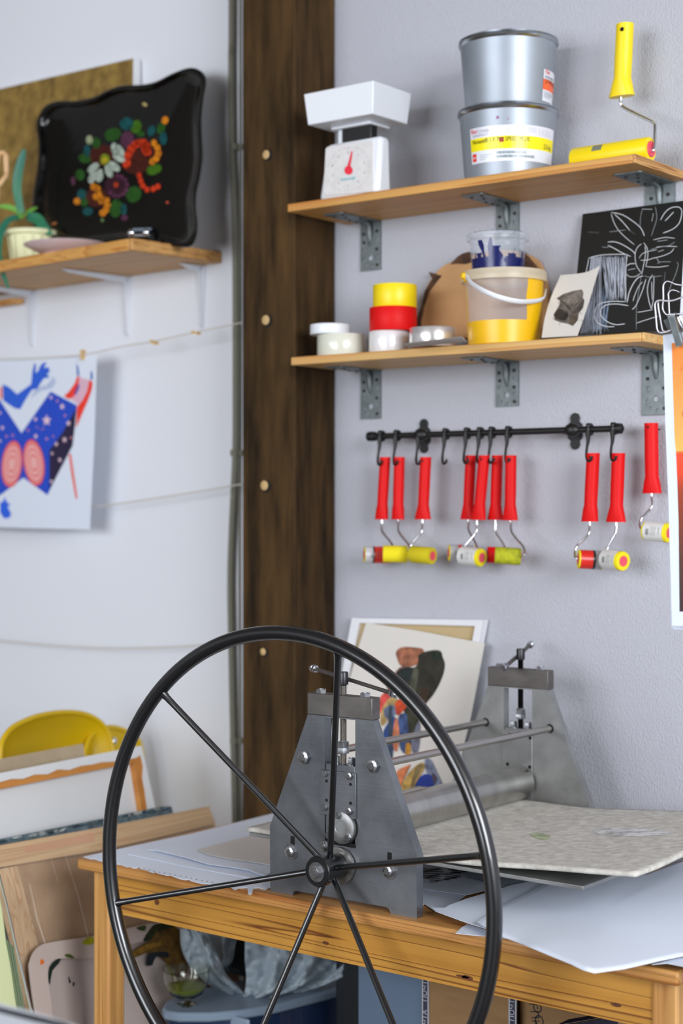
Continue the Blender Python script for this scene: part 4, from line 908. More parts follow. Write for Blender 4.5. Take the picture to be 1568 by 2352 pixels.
def mini(i, top, bot, w0, w1, wire, A, Bp, r_px, sleeve, label, ends=(0, 0), wrap=None, YH=2.752, name='mini_roller'):
    """top/bot: handle ends; wire; A,Bp = (px,py,Y) of the sleeve ends"""
    T_, B_ = PY(*top, YH), PY(*bot, YH)
    t = thing(name, label, 'paint roller', (B_.x, YH, PY(*wire[-1][:2], YH).z-.03), 'small red handled paint rollers')
    tt = TY(top[0], YH); r = w0/2*tt/FPX/1.0
    grip(t, 'red', T_, B_, r, w1/w0, fl_len=.24)
    b = B('hole'); b.lathe([(.0022, 0), (.0022, .0005)], T_+Vector((0, -r, -.008)), (0, -1, 0), 10); b.build('hanging_hole', t)
    a, c = PY(*A), PY(*Bp); ax = c-a; L_ = ax.length; ax.normalize(); rs = r_px*(a-EYE).dot(F)/FPX
    wp = [PY(x, y, YH+(((A[2] if len(q) < 1 else q[0])-YH)*k/(len(wire)-1) if True else 0)) for k, (x, y, *q) in enumerate(wire)]
    endp = a if (wp[-1]-a).length < (wp[-1]-c).length else c
    wpth = [B_+Vector((0, 0, .012))]+wp+[endp]
    b = B('chrome'); b.tube(smooth(wpth, 5), .0023, 10); b.build('wire_frame', t)
    b = B(sleeve); b.lathe([(rs*.55, 0), (rs*.97, .0004), (rs, .0015), (rs, L_-.0015), (rs*.97, L_-.0004), (rs*.55, L_)], a, ax, 32); sl = b.build('roller_sleeve', t)
    b = B('core')
    b.lathe([(rs*.56, L_-.0005), (rs*.55, L_+.0006), (.0008, L_+.0002)], a, ax, 22); b.build('sleeve_core', t); b = B('core'); b.lathe([(rs*.56, .0005), (rs*.55, -.0006), (.0008, -.0002)], a, ax, 22); b.build('sleeve_core', t)
    if wrap:
        b = B('label'); u = ax.orthogonal().normalized(); v = ax.cross(u); n = 36
        for (f0, f1, col) in wrap:
            b.c = col; ri = []
            for f in (f0, f1): ri.append([b.V(a+ax*L_*f+(u*math.cos(2*math.pi*j/n)+v*math.sin(2*math.pi*j/n))*(rs+.0004+(.0002 if f1-f0 < .2 else 0))) for j in range(n)])
            for j in range(n): b.face((ri[0][j], ri[0][(j+1) % n], ri[1][(j+1) % n], ri[1][j]))
        # small print block facing the viewer
        dv = (EYE-a-ax*L_*.5); dv = (dv-ax*dv.dot(ax)).normalized(); up = ax.cross(dv); up = up if up.z > 0 else -up
        def onr(x, y): an = y/rs; return a+ax*x+(dv*math.cos(an)+up*math.sin(an))*(rs+.0008)
        b.c = (120, 124, 128)
        for (f, y0, y1, ww) in ((.22, -.007, .004, .0008), (.25, -.007, .004, .0014), (.29, -.007, .004, .0006), (.32, -.007, .004, .001), (.42, -.008, .009, .0005), (.48, -.007, .009, .0005), (.54, -.008, .008, .0005), (.60, -.006, .009, .0005), (.74, -.005, .009, .0009)):
            if wrap[0][2][0] > 200 and wrap[0][2][1] < 100: continue
            b.grid(lambda uu, vv: onr(f*L_+ww*uu, y0+(y1-y0)*vv), 1, 5)
        b.build('paper_label', t)
WH = (214, 214, 212); LR = (214, 44, 34); SV = (170, 172, 174); BK = (36, 38, 40)
mini(0, (884.5, 1050), (876, 1193), 25, 33, [(877, 1200), (877, 1219), (886, 1232), (900, 1250), (903, 1262)], (836, 1274, 2.735), (897, 1275, 2.775), 19, 'foam', 'leftmost red handled roller on the rail, with silver and red sleeve label', wrap=[(.02, .30, (196, 196, 200)), (.30, .36, BK), (.36, .95, LR)], YH=2.752)
mini(1, (917, 1050), (913.5, 1193), 25, 31, [(915, 1200), (915, 1219), (926, 1236), (938, 1250), (941, 1262)], (879, 1272, 2.715), (936, 1273, 2.745), 19.5, 'foam', 'second red handled roller from the left, with bright yellow foam sleeve', YH=2.750)
mini(2, (977.5, 1050), (970.5, 1193), 26, 40, [(970, 1200), (968, 1221), (957, 1236), (945, 1250), (940, 1264)], (946, 1273, 2.724), (993, 1277, 2.724), 19.5, 'foam_dark', 'third red handled roller, hanging by the left rail mount, mustard sleeve with pink core', YH=2.746)
mini(3, (1081, 1046), (1074, 1193), 25, 36, [(1076, 1200), (1076, 1218), (1086, 1236), (1094, 1253), (1098, 1264)], (1030, 1270, 2.74), (1088, 1271, 2.775), 19, 'foam', 'red roller at the left of the cluster of four, silver labelled sleeve', wrap=[(.03, .35, SV), (.35, .5, LR), (.5, .97, SV)], YH=2.765)
mini(4, (1112, 1046), (1098, 1194), 26, 36, [(1095, 1201), (1093, 1222), (1080, 1240), (1067, 1254), (1060, 1264)], (1060, 1276, 2.725), (1106, 1281, 2.722), 20.5, 'foam', 'second red roller of the cluster, slanting, white labelled sleeve with yellow end', wrap=[(.02, .88, WH)], YH=2.742)
mini(5, (1142, 1046), (1137, 1194), 26, 38, [(1138, 1201), (1138, 1222), (1148, 1238), (1158, 1254), (1162, 1262)], (1118, 1274, 2.757), (1172, 1276, 2.785), 18.5, 'red', 'third red roller of the cluster, with dark red sleeve', YH=2.765)
mini(6, (1173, 1046), (1171, 1195), 26, 37, [(1173, 1201), (1174, 1220), (1186, 1238), (1199, 1252), (1205, 1266), (1202, 1275)], (1136, 1275, 2.715), (1196, 1279, 2.742), 19.5, 'foam_olive', 'right red roller of the cluster of four, with stained olive yellow sleeve', YH=2.745)
mini(7, (1362, 1041), (1354, 1198), 31, 39, [(1354, 1205), (1352, 1225), (1340, 1239), (1326, 1252), (1320, 1268), (1321, 1280)], (1327, 1284, 2.725), (1384, 1287, 2.755), 21.5, 'foam', 'red handled roller right of the right rail mount, red and black sleeve label', wrap=[(.06, .56, (206, 40, 30)), (.56, .66, BK), (.66, .93, (160, 160, 162))], YH=2.75)
mini(8, (1420, 1041), (1414, 1199), 31, 46, [(1415, 1205), (1413, 1225), (1404, 1242), (1396, 1256), (1392, 1268)], (1390, 1284, 2.735), (1431, 1289, 2.720), 22, 'foam', 'rightmost roller on the rail, white label and yellow end with pink core', wrap=[(.02, .85, WH)], YH=2.748)
mini(9, (1495, 972), (1497, 1133), 32, 44, [(1496, 1140), (1497, 1162), (1486, 1177), (1473, 1191), (1469, 1207), (1474, 1217)], (1481, 1219, 2.75), (1536, 1224, 2.748), 22, 'foam', 'red handled roller hung alone on the wall beside the orange poster', wrap=[(.08, .88, WH)], YH=2.778)
b = B('screw'); c = PY(1495, 985, 2.776); b.cyl((c.x, 2.775, c.z), (c.x, WY, c.z), .0015, n=8); tag(b.build('wall_nail'), 'small nail carrying the lone red roller near the orange poster', 'nail')

# ================================================================== TABLE
ZT = .731; TX0, TX1, TY0, TY1 = -2.233, -1.027, 2.086, 2.667
t = thing('work_table', 'pine work table carrying the etching press', 'table', ((TX0+TX1)/2, (TY0+TY1)/2, 0))
b = B('pine'); b.box(TX0, TX1, TY0, TY1, ZT-.0205, ZT); b.build('table_top', t, bevel=.004)
b = B('pine_apron', 'knot'); za = 1.38-.7415; b.box(-2.165, -1.075, 2.104, 2.124, za, ZT-.021)
b.use(1)
for px, py, rx, ry in ((360, 2072, 6.5, 7), (748, 2166, 8, 4), (1073, 2246, 13, 6), (1062, 2243, 16, 3), (1414, 2308, 12, 5)):
    c = PY(px, py, 2.1038); k_ = TY(px, 2.1)/FPX; b.poly([c+Vector((rx*k_*1.2*math.cos(a*.5236), 0, ry*k_*math.sin(a*.5236))) for a in range(12)])
b.build('front_apron', t)
b = B('pine_apron'); b.box(-2.165, -1.075, 2.632, 2.65, za, ZT-.021); b.build('rear_apron', t)
for x0, x1 in ((-2.197, -2.179), (-1.066, -1.048)):
    b = B('pine_apron'); b.box(x0, x1, 2.142, 2.618, za, ZT-.021); b.build('side_apron', t)
for x0 in (-2.205, -1.0755):
    for y0 in (2.100, 2.618):
        b = B('pine_leg'); b.box(x0, x0+.0405, y0, y0+.041, 0, ZT-.021); b.build('leg', t, bevel=.004)

# ================================================================== ETCHING PRESS
YN, YFR, TK = 2.107, 2.655, .017
XA = -1.635; ZH = 1.38-.585
t = thing('etching_press', 'steel etching press with large black spoked hand wheel on the pine table', 'press', (XA, (YN+YFR)/2, ZT))
Zp = lambda P: Zt(P, 600, 1400, 3.015)
OUT = Zp([(62, 1945), (218, 1976), (222, 1955), (235, 1946), (870, 2062), (890, 2078), (897, 2108), (1075, 2143), (1075, 1703), (768, 765), (322, 728), (60, 1500)])
HOL = Zp([(440, 745), (650, 760), (652, 1650), (440, 1600)])
def front(P, Y): return [PY(x, y, YN)+Vector((0, Y-YN, 0)) for x, y in P]
zt_pl = max(p.z for p in front(OUT, YN))
o_ = front(OUT, YN); o_[0].z = o_[7].z = ZT+.0004; o_[1].z = o_[6].z = ZT+.0004
zz = (o_[2].z+o_[5].z)/2
top_z = (o_[9].z+o_[10].z)/2; o_[9].z = o_[10].z = top_z
h_ = front(HOL, YN); xs0 = (h_[0].x+h_[3].x)/2; xs1 = (h_[1].x+h_[2].x)/2; zs0 = 1.38-.582+.02; zs1 = top_z-.002
zs0 = PY(810, 1943, YN).z
h_ = [Vector((xs0, YN, zs1)), Vector((xs1, YN, zs1)), Vector((xs1, YN, zs0)), Vector((xs0, YN, zs0))]
for Y, mn, nm in ((YN, 'steel', 'near side plate of brushed steel'), (YFR, 'steel_far', 'far side plate with browner patina')):
    b = B(mn); dv = Vector((0, Y-YN, 0)); b.prism([p+dv for p in o_], (0, TK, 0), [[p+dv for p in h_]])
    sp = b.build('side_plate', t, bevel=.0012, label=nm)
    # crosshead
    c0, c1 = PY(705.5, 1591, YN-.002), PY(853.7, 1603, YN-.002); ztb = (c0.z+c1.z)/2
    b = B('bar'); b.box(c0.x, c1.x, Y-.002, Y+TK+.003, top_z+.0004, ztb); cb_ = b.build('crosshead_bar', t, bevel=.0012)
    for px in (737, 838):
        x = PY(px, 1590, YN+.008).x; b = B('zinc'); b.hexbolt((x, Y+TK/2, ztb), (0, 0, 1), .0088, .0065); q = b.build('bolt', t); q.parent = cb_
    # pressure screw
    xs = PY(788.4, 1600, YN+TK/2).x; ys = Y+TK/2; zb_ = PY(788, 1762, YN+TK/2).z; zsk = PY(788, 1572, YN+TK/2).z; zst = PY(788, 1543, YN+TK/2).z
    n_ = int((zsk-zb_)/.0014); pr_ = []
    for k in range(n_): zq = zb_+k*.0014; pr_ += [(.0056, zq), (.0047, zq+.0007)]
    b = B('thread' if Y == YN else 'dark_steel'); b.lathe(pr_, (xs, ys, 0), n=20); ps = b.build('pressure_screw', t, smooth=80)
    b = B('dark_steel'); b.lathe([(.0055, zsk-.001), (.0078, zsk), (.0080, zsk+.002), (.0080, zst-.002), (.0072, zst)], (xs, ys, 0), n=24); q = b.build('screw_head', t); q.parent = ps
    for zc_, r_, hh in ((PY(788, 1722, YN+.008).z, .0105, .0105), (PY(788, 1709, YN+.008).z, .0098, .009)):
        b = B('zinc'); b.hexbolt((xs, ys, zc_-hh/2), (0, 0, 1), r_, hh); q = b.build('lock_nut', t); q.parent = ps
    # bearing block in the slot
    zbt = PY(790, 1758, YN).z
    b = B(mn); b.box(xs0+.0008, xs1-.0008, Y+.0006, Y+TK+.006, PY(790, 1880, YN).z-.03, zbt); bb = b.build('bearing_block', t, bevel=.001)
    for px in (771, 807):
        x = PY(px, 1756, YN+.008).x; b = B('zinc'); b.hexbolt((x, Y+TK/2, zbt), (0, 0, 1), .0072, .011, washer=.008); q = b.build('bolt', t); q.parent = bb
# near plate fittings
hp0, hp1 = PY(737.6, 1767, YN), PY(819.5, 1775, YN); zc0, zc1 = (hp0.z+hp1.z)/2, PY(819.5, 1881, YN).z
b = B('steel'); b.box(hp0.x, hp1.x, YN-.004, YN-.0002, zc1, zc0); cp_ = b.build('cover_plate', t, bevel=.0006)
for x, y, r_ in ((443, 1135, .0062), (612, 1152, .0068), (443, 1368, .0062), (612, 1395, .0068)):
    c = PY(600+x/3.015, 1400+y/3.015, YN-.004); b = B('zinc'); b.hexbolt(c, (0, -1, 0), r_, .0045); q = b.build('bolt', t); q.parent = cp_
b = B('hole')
for x, y in ((451, 1187), (617, 1211), (617, 1341), (451, 1320)):
    b = B('hole'); c = PY(600+x/3.015, 1400+y/3.015, YN-.0043); b.lathe([(.0026, 0), (.0026, .0003)], c, (0, -1, 0), 12)
    q = b.build('drilled_hole', t); q.parent = cp_
cd = PY(784.5, 1901, YN-.006); XU, ZUP = cd.x, cd.z
b = B('hole'); b.lathe([(.0282, 0), (.0282, .0015)], (XU, YN-.0002, ZUP), (0, -1, 0), 40); b.lathe([(.0001, 0), (.0001, .001)], (XU, YN-.0002, ZUP), (0, -1, 0), 4); b.v = b.v[:80]; b.f = b.f[:42]; b.fm = b.fm[:42]; b.fc = b.fc[:42]; b.build('bearing_gap', t)
b = B('steel_far'); b.lathe([(.0262, 0), (.0262, .0075), (.0250, .0085), (.012, .0085), (.0115, .0080), (.001, .0080)], (XU, YN-.0002, ZUP), (0, -1, 0), 48); bc = b.build('bearing_cap', t)
for x, y in ((535, 1425), (603, 1580), (470, 1560)):
    c = PY(600+x/3.015, 1400+y/3.015, YN-.0087); b = B('zinc'); b.hexbolt(c, (0, -1, 0), .0064, .0045); q = b.build('bolt', t); q.parent = bc
b = B('hole'); b.box(xs0+.002, xs1+.001, YN-.0006, YN-.0002, zs0-.003, zs0+.0035); b.build('slot_gap', t)
for x, y, r_, w_ in ((303, 1020, .0118, 0), (780, 1080, .0118, 0), (207, 1675, .0098, .0135), (888, 1810, .0098, .0135), (436, 1640, .0085, .011)):
    c = PY(600+x/3.015, 1400+y/3.015, YN-.0002); b = B('zinc'); b.hexbolt(c, (0, -1, 0), r_, .0075 if w_ == 0 else .006, washer=w_, stud=.001); b.build('bolt', t)
for x, y in ((217, 1615), (888, 1730)):
    c = PY(600+x/3.015, 1400+y/3.015, YN); b = B('hole'); b.box(c.x-.0042, c.x+.0042, YN-.0005, YN-.0001, c.z-.014, c.z+.011); b.build('adjusting_slot', t)
# far plate fittings
b = B('steel_far'); b.box(xs0-.002, xs1+.0015, YFR-.0035, YFR-.0004, ZUP-.055, PY(790, 1763, YN).z); fb = b.build('inner_cover_plate', t, bevel=.0006)
b = B('hole')
for px, py in ((1165, 1755), (1216, 1762), (1217, 1695), (1170, 1687)):
    b = B('hole'); c = PY(px, py, YFR-.0038); b.lathe([(.0034, 0), (.0034, .0003)], c, (0, -1, 0), 12)
    q = b.build('drilled_hole', t); q.parent = fb
# tie rods, rollers
for x, y in ((303, 1020), (780, 1080)):
    c = PY(600+x/3.015, 1400+y/3.015, YN); b = B('rod'); b.cyl((c.x, YN+TK, c.z), (c.x, YFR, c.z), .0065, n=24); b.build('tie_rod', t)
    b = B('hole'); b.lathe([(.0085, 0), (.0085, .0004)], (c.x, YFR-.0001, c.z), (0, -1, 0), 24); b.build('rod_socket', t)
b = B('roller'); b.lathe([(.012, 0), (.0300, 0), (.031, .001), (.031, YFR-YN-TK-.008), (.030, YFR-YN-TK-.007), (.012, YFR-YN-TK-.007)], (XU, YN+TK+.0025, ZUP), (0, 1, 0), 72); b.build('top_roller', t)
ZB = ZUP-.031-.0075                         # bed surface under felt
b = B('roller'); b.lathe([(.012, 0), (.024, .001), (.024, YFR-YN-TK-.008), (.012, YFR-YN-TK-.007)], (XU, YN+TK+.0025, ZB-.0065-.0242), (0, 1, 0), 48); b.build('lower_roller', t)
b = B('steel_far'); b.box(-1.85, -1.20, YN+TK+.003, YFR-.003, ZB-.0062, ZB); b.build('press_bed', t, bevel=.001)
# tommy bars
def tommy(a, c, hr):
    d = (c-a).normalized(); b = B('bar'); b.cyl(a, c, hr, n=16); q = b.build('turning_bar', t)
    for p, s in ((a, 1), (c, -1)):
        b = B('zinc'); b.hexbolt(p, d*s, .0068, .005); b.hexbolt(p+d*s*.007, d*s, .0068, .005); b.lathe([(.004, -.003), (.0055, -.001), (.0055, .0)], p, d*s, 14); e = b.build('end_nut', t); e.parent = q
tommy(PT(716, 1534, 2.77), PT(909, 1595, 2.60), .0033)
tommy(PT(1157, 1534, 3.06), PT(1220, 1479, 3.20), .0038)
# hand wheel
YW = 1.962; RW = .386; C = Vector((XA, YW, ZH))
b = B('black'); b.tube([C+Vector((RW*math.sin(a*math.pi/72), 0, RW*math.cos(a*math.pi/72))) for a in range(144)], .0118, 24, closed=True)
hw = b.build('hand_wheel', t, smooth=80)
b = B('black'); b.lathe([(.016, 0), (.0235, 0), (.025, .0015), (.025, .012), (.0215, .016), (.0215, .055)], (XA, 2.044, ZH), (0, 1, 0), 40); q = b.build('wheel_hub', t); q.parent = hw
b = B('zinc'); b.hexbolt((XA, 2.044, ZH), (0, -1, 0), .0105, .0075, washer=.0158); q = b.build('hub_bolt', t); q.parent = hw
b = B('roller'); b.lathe([(.0255, 0), (.030, .0006), (.030, .006), (.0225, .007), (.0225, .008)], (XA, YN-.0084, ZH), (0, 1, 0), 40); b.build('shaft_collar', t)
for k in range(6):
    a = math.radians(16.5-60*k); d = Vector((math.sin(a), 0, math.cos(a)))
    p0 = Vector((XA, 2.072, ZH))+d*.016; p1 = C+d*(RW-.009)
    b = B('black'); b.tube([p0, p0.lerp(p1, .93), p0.lerp(p1, .975), p1], [.0052, .0052, .0056, .0075], 16); q = b.build('spoke', t); q.parent = hw
t_press = t

# felt blanket
def felt(u, v):
    x = -1.862+(-1.112+1.862)*u+.004*math.sin(9*v+1)*(u > .98 or u < .02); ramp_ = max(0, (x+1.50)/.39)
    f0, f1 = YN+TK+.004, YFR-.004
    k = max(0, min(1, (x+1.46)/.08)); f0 -= k*.007*(1+.6*math.sin(14*u)); f1 += k*.012
    y = f0+(f1-f0)*v
    z = ZB+.0004+.0036 + .031*ramp_**1.35 + .003*math.sin(7*v+3*u)*ramp_
    z -= .006*ramp_*max(0, .25-v)*3
    return (x, y, z)
b = B('felt'); b.grid(felt, 60, 40); fo = b.build('felt_blanket', base=(-1.5, 2.38, ZB)); tag(fo, 'grey wool felt blanket lying on the press bed under the roller', 'blanket')
fo.modifiers.new('thick', 'SOLIDIFY').thickness = .0062; fo.modifiers['thick'].offset = 0
b = B('paint_rough'); Z7 = lambda P: Zt(P, 900, 1800, 2.348)
def onfelt(P, col):
    pts = []
    for x, y in closed2(P, 3):
        z = .83
        for _ in range(12):
            q = PZ(x, y, z); r_ = max(0, (q.x+1.50)/.39); z = ZB+.0068+.031*r_**1.35+.003*math.sin(7*(q.y-2.12)/.53+3*(q.x+1.862)/.75)*r_+.0006
        pts.append(q)
    b.c = col; b.poly(pts)
onfelt(Z7([(1080, 262), (1130, 242), (1240, 240), (1400, 245), (1510, 262), (1440, 278), (1280, 284), (1150, 278)]), (226, 226, 226))
q = b.build('dried_paint_patch'); q.parent = fo; q.location = -Vector(BASE[fo.name])+Vector(BASE[q.name])
b = B('paint_rough'); onfelt(Z7([(740, 272), (790, 264), (850, 280), (840, 300), (790, 300)]), (186, 196, 160))
q = b.build('green_stain'); q.parent = fo; q.location = -Vector(BASE[fo.name])+Vector(BASE[q.name])

# ------------------------------------------------------------------ papers on the table
def sheet(P, z, th=.0005, mname='paper', lbl='', tilt=(0, 0), cat='paper', name='paper_sheet', grp=None, ground=None):
    pts = [PZ(x, y, z) for x, y in P]
    b = B(mname); n0 = pts[0]
    if tilt != (0, 0): pts = [PZ(x, y, z+(q.x-n0.x)*tilt[0]+(q.y-n0.y)*tilt[1]) for (x, y), q in zip(P, pts)]
    b.prism(pts, (0, 0, -th)); o = b.build(name); tag(o, lbl, cat, grp); return o
Z9 = lambda P: Zt(P, 180, 1840, 3.015)
jag = [(35, 385), (60, 392), (90, 402), (110, 398), (145, 412), (235, 427), (270, 436), (300, 440), (340, 457), (352, 452), (380, 464), (420, 460), (430, 466), (480, 478), (492, 488), (520, 497), (528, 490), (560, 502), (620, 516), (632, 512), (700, 537), (740, 545), (760, 543), (800, 557), (860, 572), (905, 574), (950, 582), (1060, 598), (1085, 615), (1110, 602), (1170, 600), (1175, 640), (1188, 649), (1200, 640), (1212, 602), (1250, 600), (1290, 612), (1325, 600), (1480, 590), (1650, 300), (1400, 70), (1340, 86), (800, 222), (400, 305)]
SH1 = sheet(Z9(jag), ZT+.0012, .0008, lbl='large white sheet with torn perforated front edge on the left end of the table')
b = B('paint'); pl = Plane((0, 0, ZT+.0012), (0, 0, 1))
for k, (x, y) in enumerate([(414, 460), (450, 468), (486, 475), (520, 484), (556, 492), (592, 498), (630, 504), (665, 511), (702, 519), (740, 525), (776, 533), (812, 541), (850, 549), (886, 556), (924, 562)]): b.mark(pl, Z9([(x, y), (x+10, y-3), (x+6, y+5)]), (60, 64, 76), .0004)
q = b.build('perforation_marks'); q.parent = SH1; q.location = -Vector(BASE[SH1.name])+Vector(BASE[q.name])
sheet(Z9([(345, 368), (420, 383), (520, 405), (700, 445), (1000, 500), (1180, 531), (1340, 552), (1500, 300), (1380, 150), (700, 285)]), ZT+.0026, .0006, lbl='white sheet lying on the torn sheet, its long edge nearest the table front')
c_ = sheet(Z9([(480, 337), (540, 342), (600, 355), (760, 395), (900, 437), (1060, 458), (1180, 478), (1240, 500), (1290, 516), (1325, 500), (1500, 300), (1400, 110), (900, 235)]), ZT+.0075, .0006, lbl='slightly lifted white sheet with a curled edge beside the press', tilt=(0, -.004))
sheet(Z9([(820, 335), (900, 370), (1060, 402), (1200, 420), (1330, 442), (1500, 300), (1400, 180), (1100, 262)]), ZT+.010, .0006, 'paper_warm', 'uppermost off-white sheet beside the left foot of the press', tilt=(0, 0))
# right-hand papers
sheet(Z7([(0, 400), (100, 700), (175, 650), (235, 690), (310, 668), (400, 600), (640, 548), (760, 440), (500, 300)]), ZT+.002, .0006, lbl='white sheet under the zebra striped print at the right foot of the press')
lp = sheet(Z7([(60, 350), (120, 560), (250, 580), (395, 600), (620, 552), (720, 440), (400, 330)]), ZT+.0045, .0006, lbl='linocut print with black zebra stripes lying under the press bed', name='linocut_print', cat='print')
b = B('paint'); pl = Plane((0, 0, ZT+.0045), (0, 0, 1)); rnd = random.Random(11)
for k in range(11):
    y = 452+k*7.0; x0 = 165+rnd.uniform(-5, 5)+max(0, k-6)*10; x1 = 420-abs(k-3)*14+rnd.uniform(-15, 15); P = []
    for j in range(10): f = j/9; P.append((x0+(x1-x0)*f, y+4*math.sin(6*f+k*1.3)+(f-.5)*-14+4*f*f))
    for s0 in (0, 1): b.stroke(pl, Z7(sm2(P[s0*5:s0*5+5], 3)), rnd.uniform(1.3, 2.4), (24, 24, 24), .0006)
for P in ([(320, 450), (350, 442), (420, 445), (480, 452), (400, 462)], [(400, 458), (470, 448), (520, 460), (440, 466)], [(300, 462), (340, 456), (370, 470), (330, 474)]): b.mark(pl, Z7(P), (24, 24, 24), .0007)
q = b.build('zebra_stripes'); q.parent = lp; q.location = -Vector(BASE[lp.name])+Vector(BASE[q.name])
sheet(Z7([(365, 487), (500, 522), (622, 554), (800, 515), (945, 474), (900, 440), (600, 440)]), ZT+.008, .0006, 'paper_grey', 'blue grey sheet half hidden under the felt blanket')
sheet(Z7([(342, 806), (375, 775), (405, 757), (515, 790), (620, 835), (560, 826), (515, 823), (420, 815)]), ZT+.0018, .0006, lbl='white paper corner at the table front edge beneath the large sheet')
sheet(Z7([(205, 655), (230, 668), (285, 668), (312, 652), (400, 620), (510, 588), (640, 548), (800, 515), (950, 476), (1100, 500), (800, 700), (520, 785), (410, 752), (300, 712), (240, 690)]), ZT+.012, .0006, lbl='white sheet with curled torn corner beside the right foot of the press', tilt=(0, 0))
def bigsheet(P, z, lbl):
    pts = [PZ(x, y, z) for x, y in P]; n0 = pts[0]
    cx_, cy_ = sum(p.x for p in pts)/len(pts), sum(p.y for p in pts)/len(pts); b = B('paper'); c = Vector((cx_, cy_, z+.012)); rows = []
    for f in (1, .93, .8, .6, .35):
        rows.append([b.V((cx_+(p.x-cx_)*f, cy_+(p.y-cy_)*f, z+.012*(1-f)**.8)) for p in pts])
    for a, e in zip(rows, rows[1:]):
        for k in range(len(pts)): b.face((a[k], a[(k+1) % len(pts)], e[(k+1) % len(pts)], e[k]))
    m = b.V(c); L = rows[-1]
    for k in range(len(pts)): b.face((L[k], L[(k+1) % len(pts)], m))
    return tag(b.build('paper_sheet', solid=.0006), lbl, 'paper')
bigsheet(Z7([(455, 745), (600, 655), (740, 590), (880, 510), (945, 478), (1300, 478), (1385, 483), (1568, 420), (1800, 340), (2050, 300), (2050, 900), (1800, 930), (1568, 930), (1450, 955), (1250, 1000), (1150, 1014), (1090, 1022), (1030, 1006), (960, 972), (880, 940), (760, 890), (680, 858), (600, 828), (520, 785)]), ZT+.017, 'large white sheet curling over the front edge at the right end of the table')
sheet(Z7([(1400, 975), (1500, 950), (1600, 925), (2000, 930), (2000, 1080), (1568, 985), (1480, 968)]), ZT+.012, .0006, lbl='white sheet under the large curled sheet at the right table corner')

# ================================================================== PICTURES BEHIND THE PRESS
pl = plane3(Vector((-2, 2.792, 1.16)), Vector((-1, 2.792, 1.16)), Vector((-2, 2.715, 0)))
OUTF = [(808, 1419), (1111, 1424), (1038, 1812), (1012, 2207), (745, 2207), (744, 1780)]
INF = [(824, 1431), (1090, 1438), (1020, 1812), (998, 2185), (762, 2185), (760, 1780)]
t = thing('picture_frame', 'white picture frame with beige backing leaning on the wall behind the press', 'frame', pl.at(860, 2207))
def drop(P, lift=0): return [pl.at(x, y, lift) for x, y in P]
b = B('white_frame'); b.prism(drop(OUTF), -pl.n*.015, [drop(INF)]); b.build('frame_moulding', t, bevel=.001)
b = B('beige'); b.prism(drop([(815, 1424), (1100, 1430), (1030, 1812), (1006, 2200), (752, 2200), (750, 1790)], -.0075), -pl.n*.003); b.build('backing_board', t)
Z2 = lambda P: Zt(P, 600, 1400, 3.015)
pl2 = Plane(pl.p+pl.n*.006, pl.n)
SH = Z2([(725, 90), (1100, 150), (1545, 235), (1450, 740), (1350, 1150), (1290, 1500), (1240, 1800), (1200, 2420)]) + [(752, 2203), (750, 1900)] + Z2([(470, 1100), (520, 820), (600, 520), (660, 300)])
t = thing('abstract_painting', 'unframed abstract figure painting on pale paper in front of the white frame', 'painting', pl2.at(860, 2203))
b = B('paper_warm'); b.prism([pl2.at(x, y) for x, y in SH], -pl2.n*.0015); b.build('painting_sheet', t)
b = B('paint_rough')
lift = .0004
def am(P, c):
    global lift; lift += .00012; P = closed2(P, 3) if len(P) > 3 else P; b.mark(pl2, Z2(P), c, lift)
am([(930, 300), (955, 268), (1000, 258), (1060, 262), (1120, 275), (1130, 330), (1080, 380), (1010, 400), (960, 385), (940, 340)], (176, 112, 84))
am([(870, 500), (930, 430), (960, 400), (1010, 395), (1000, 470), (920, 560), (880, 570)], (150, 108, 92))
am([(1090, 310), (1180, 282), (1240, 288), (1255, 330), (1270, 375), (1262, 440), (1230, 520), (1190, 590), (1150, 640), (1110, 700), (1095, 770), (1020, 790), (985, 700), (955, 600), (925, 520), (935, 440), (980, 405), (1060, 400), (1085, 360)], (52, 50, 38))
am([(940, 440), (1000, 400), (1050, 410), (1030, 480), (980, 540), (940, 520)], (34, 44, 44))
am([(1060, 400), (1090, 430), (1070, 540), (1050, 620), (1030, 560), (1040, 470)], (84, 86, 70))
am([(1180, 300), (1230, 300), (1240, 340), (1200, 345)], (30, 48, 34)); am([(1100, 560), (1160, 540), (1150, 620), (1110, 660)], (70, 52, 34))
am([(815, 620), (870, 560), (900, 590), (860, 670), (825, 720), (812, 700)], (224, 84, 76))
am([(830, 700), (880, 620), (930, 600), (940, 650), (900, 720), (850, 800), (825, 790)], (196, 164, 104)); am([(845, 700), (890, 660), (935, 680), (920, 740), (870, 760)], (110, 122, 150))
am([(930, 640), (1000, 600), (1030, 620), (1000, 680), (945, 735), (930, 700)], (226, 84, 44)); am([(990, 630), (1030, 610), (1010, 670)], (240, 140, 60))
am([(840, 860), (880, 780), (920, 740), (930, 820), (915, 940), (900, 1100), (870, 1100), (850, 980)], (46, 76, 138))
am([(925, 760), (940, 760), (955, 860), (940, 980), (915, 960), (910, 860)], (226, 136, 96)); am([(950, 740), (1000, 720), (1040, 780), (1040, 900), (1010, 1000), (960, 960), (955, 850)], (70, 92, 140))
am([(1010, 700), (1080, 740), (1070, 860), (1030, 940), (1020, 850)], (60, 60, 44)); am([(1040, 900), (1090, 770), (1100, 850), (1085, 980), (1050, 1000)], (128, 130, 150))
am([(1000, 930), (1030, 930), (1030, 1000), (1000, 1010)], (214, 150, 50)); am([(880, 700), (905, 690), (905, 1000), (885, 1100), (880, 900)], (60, 76, 92))
am([(930, 1130), (1010, 1080), (1030, 1080), (985, 1170), (955, 1230)], (226, 134, 84))
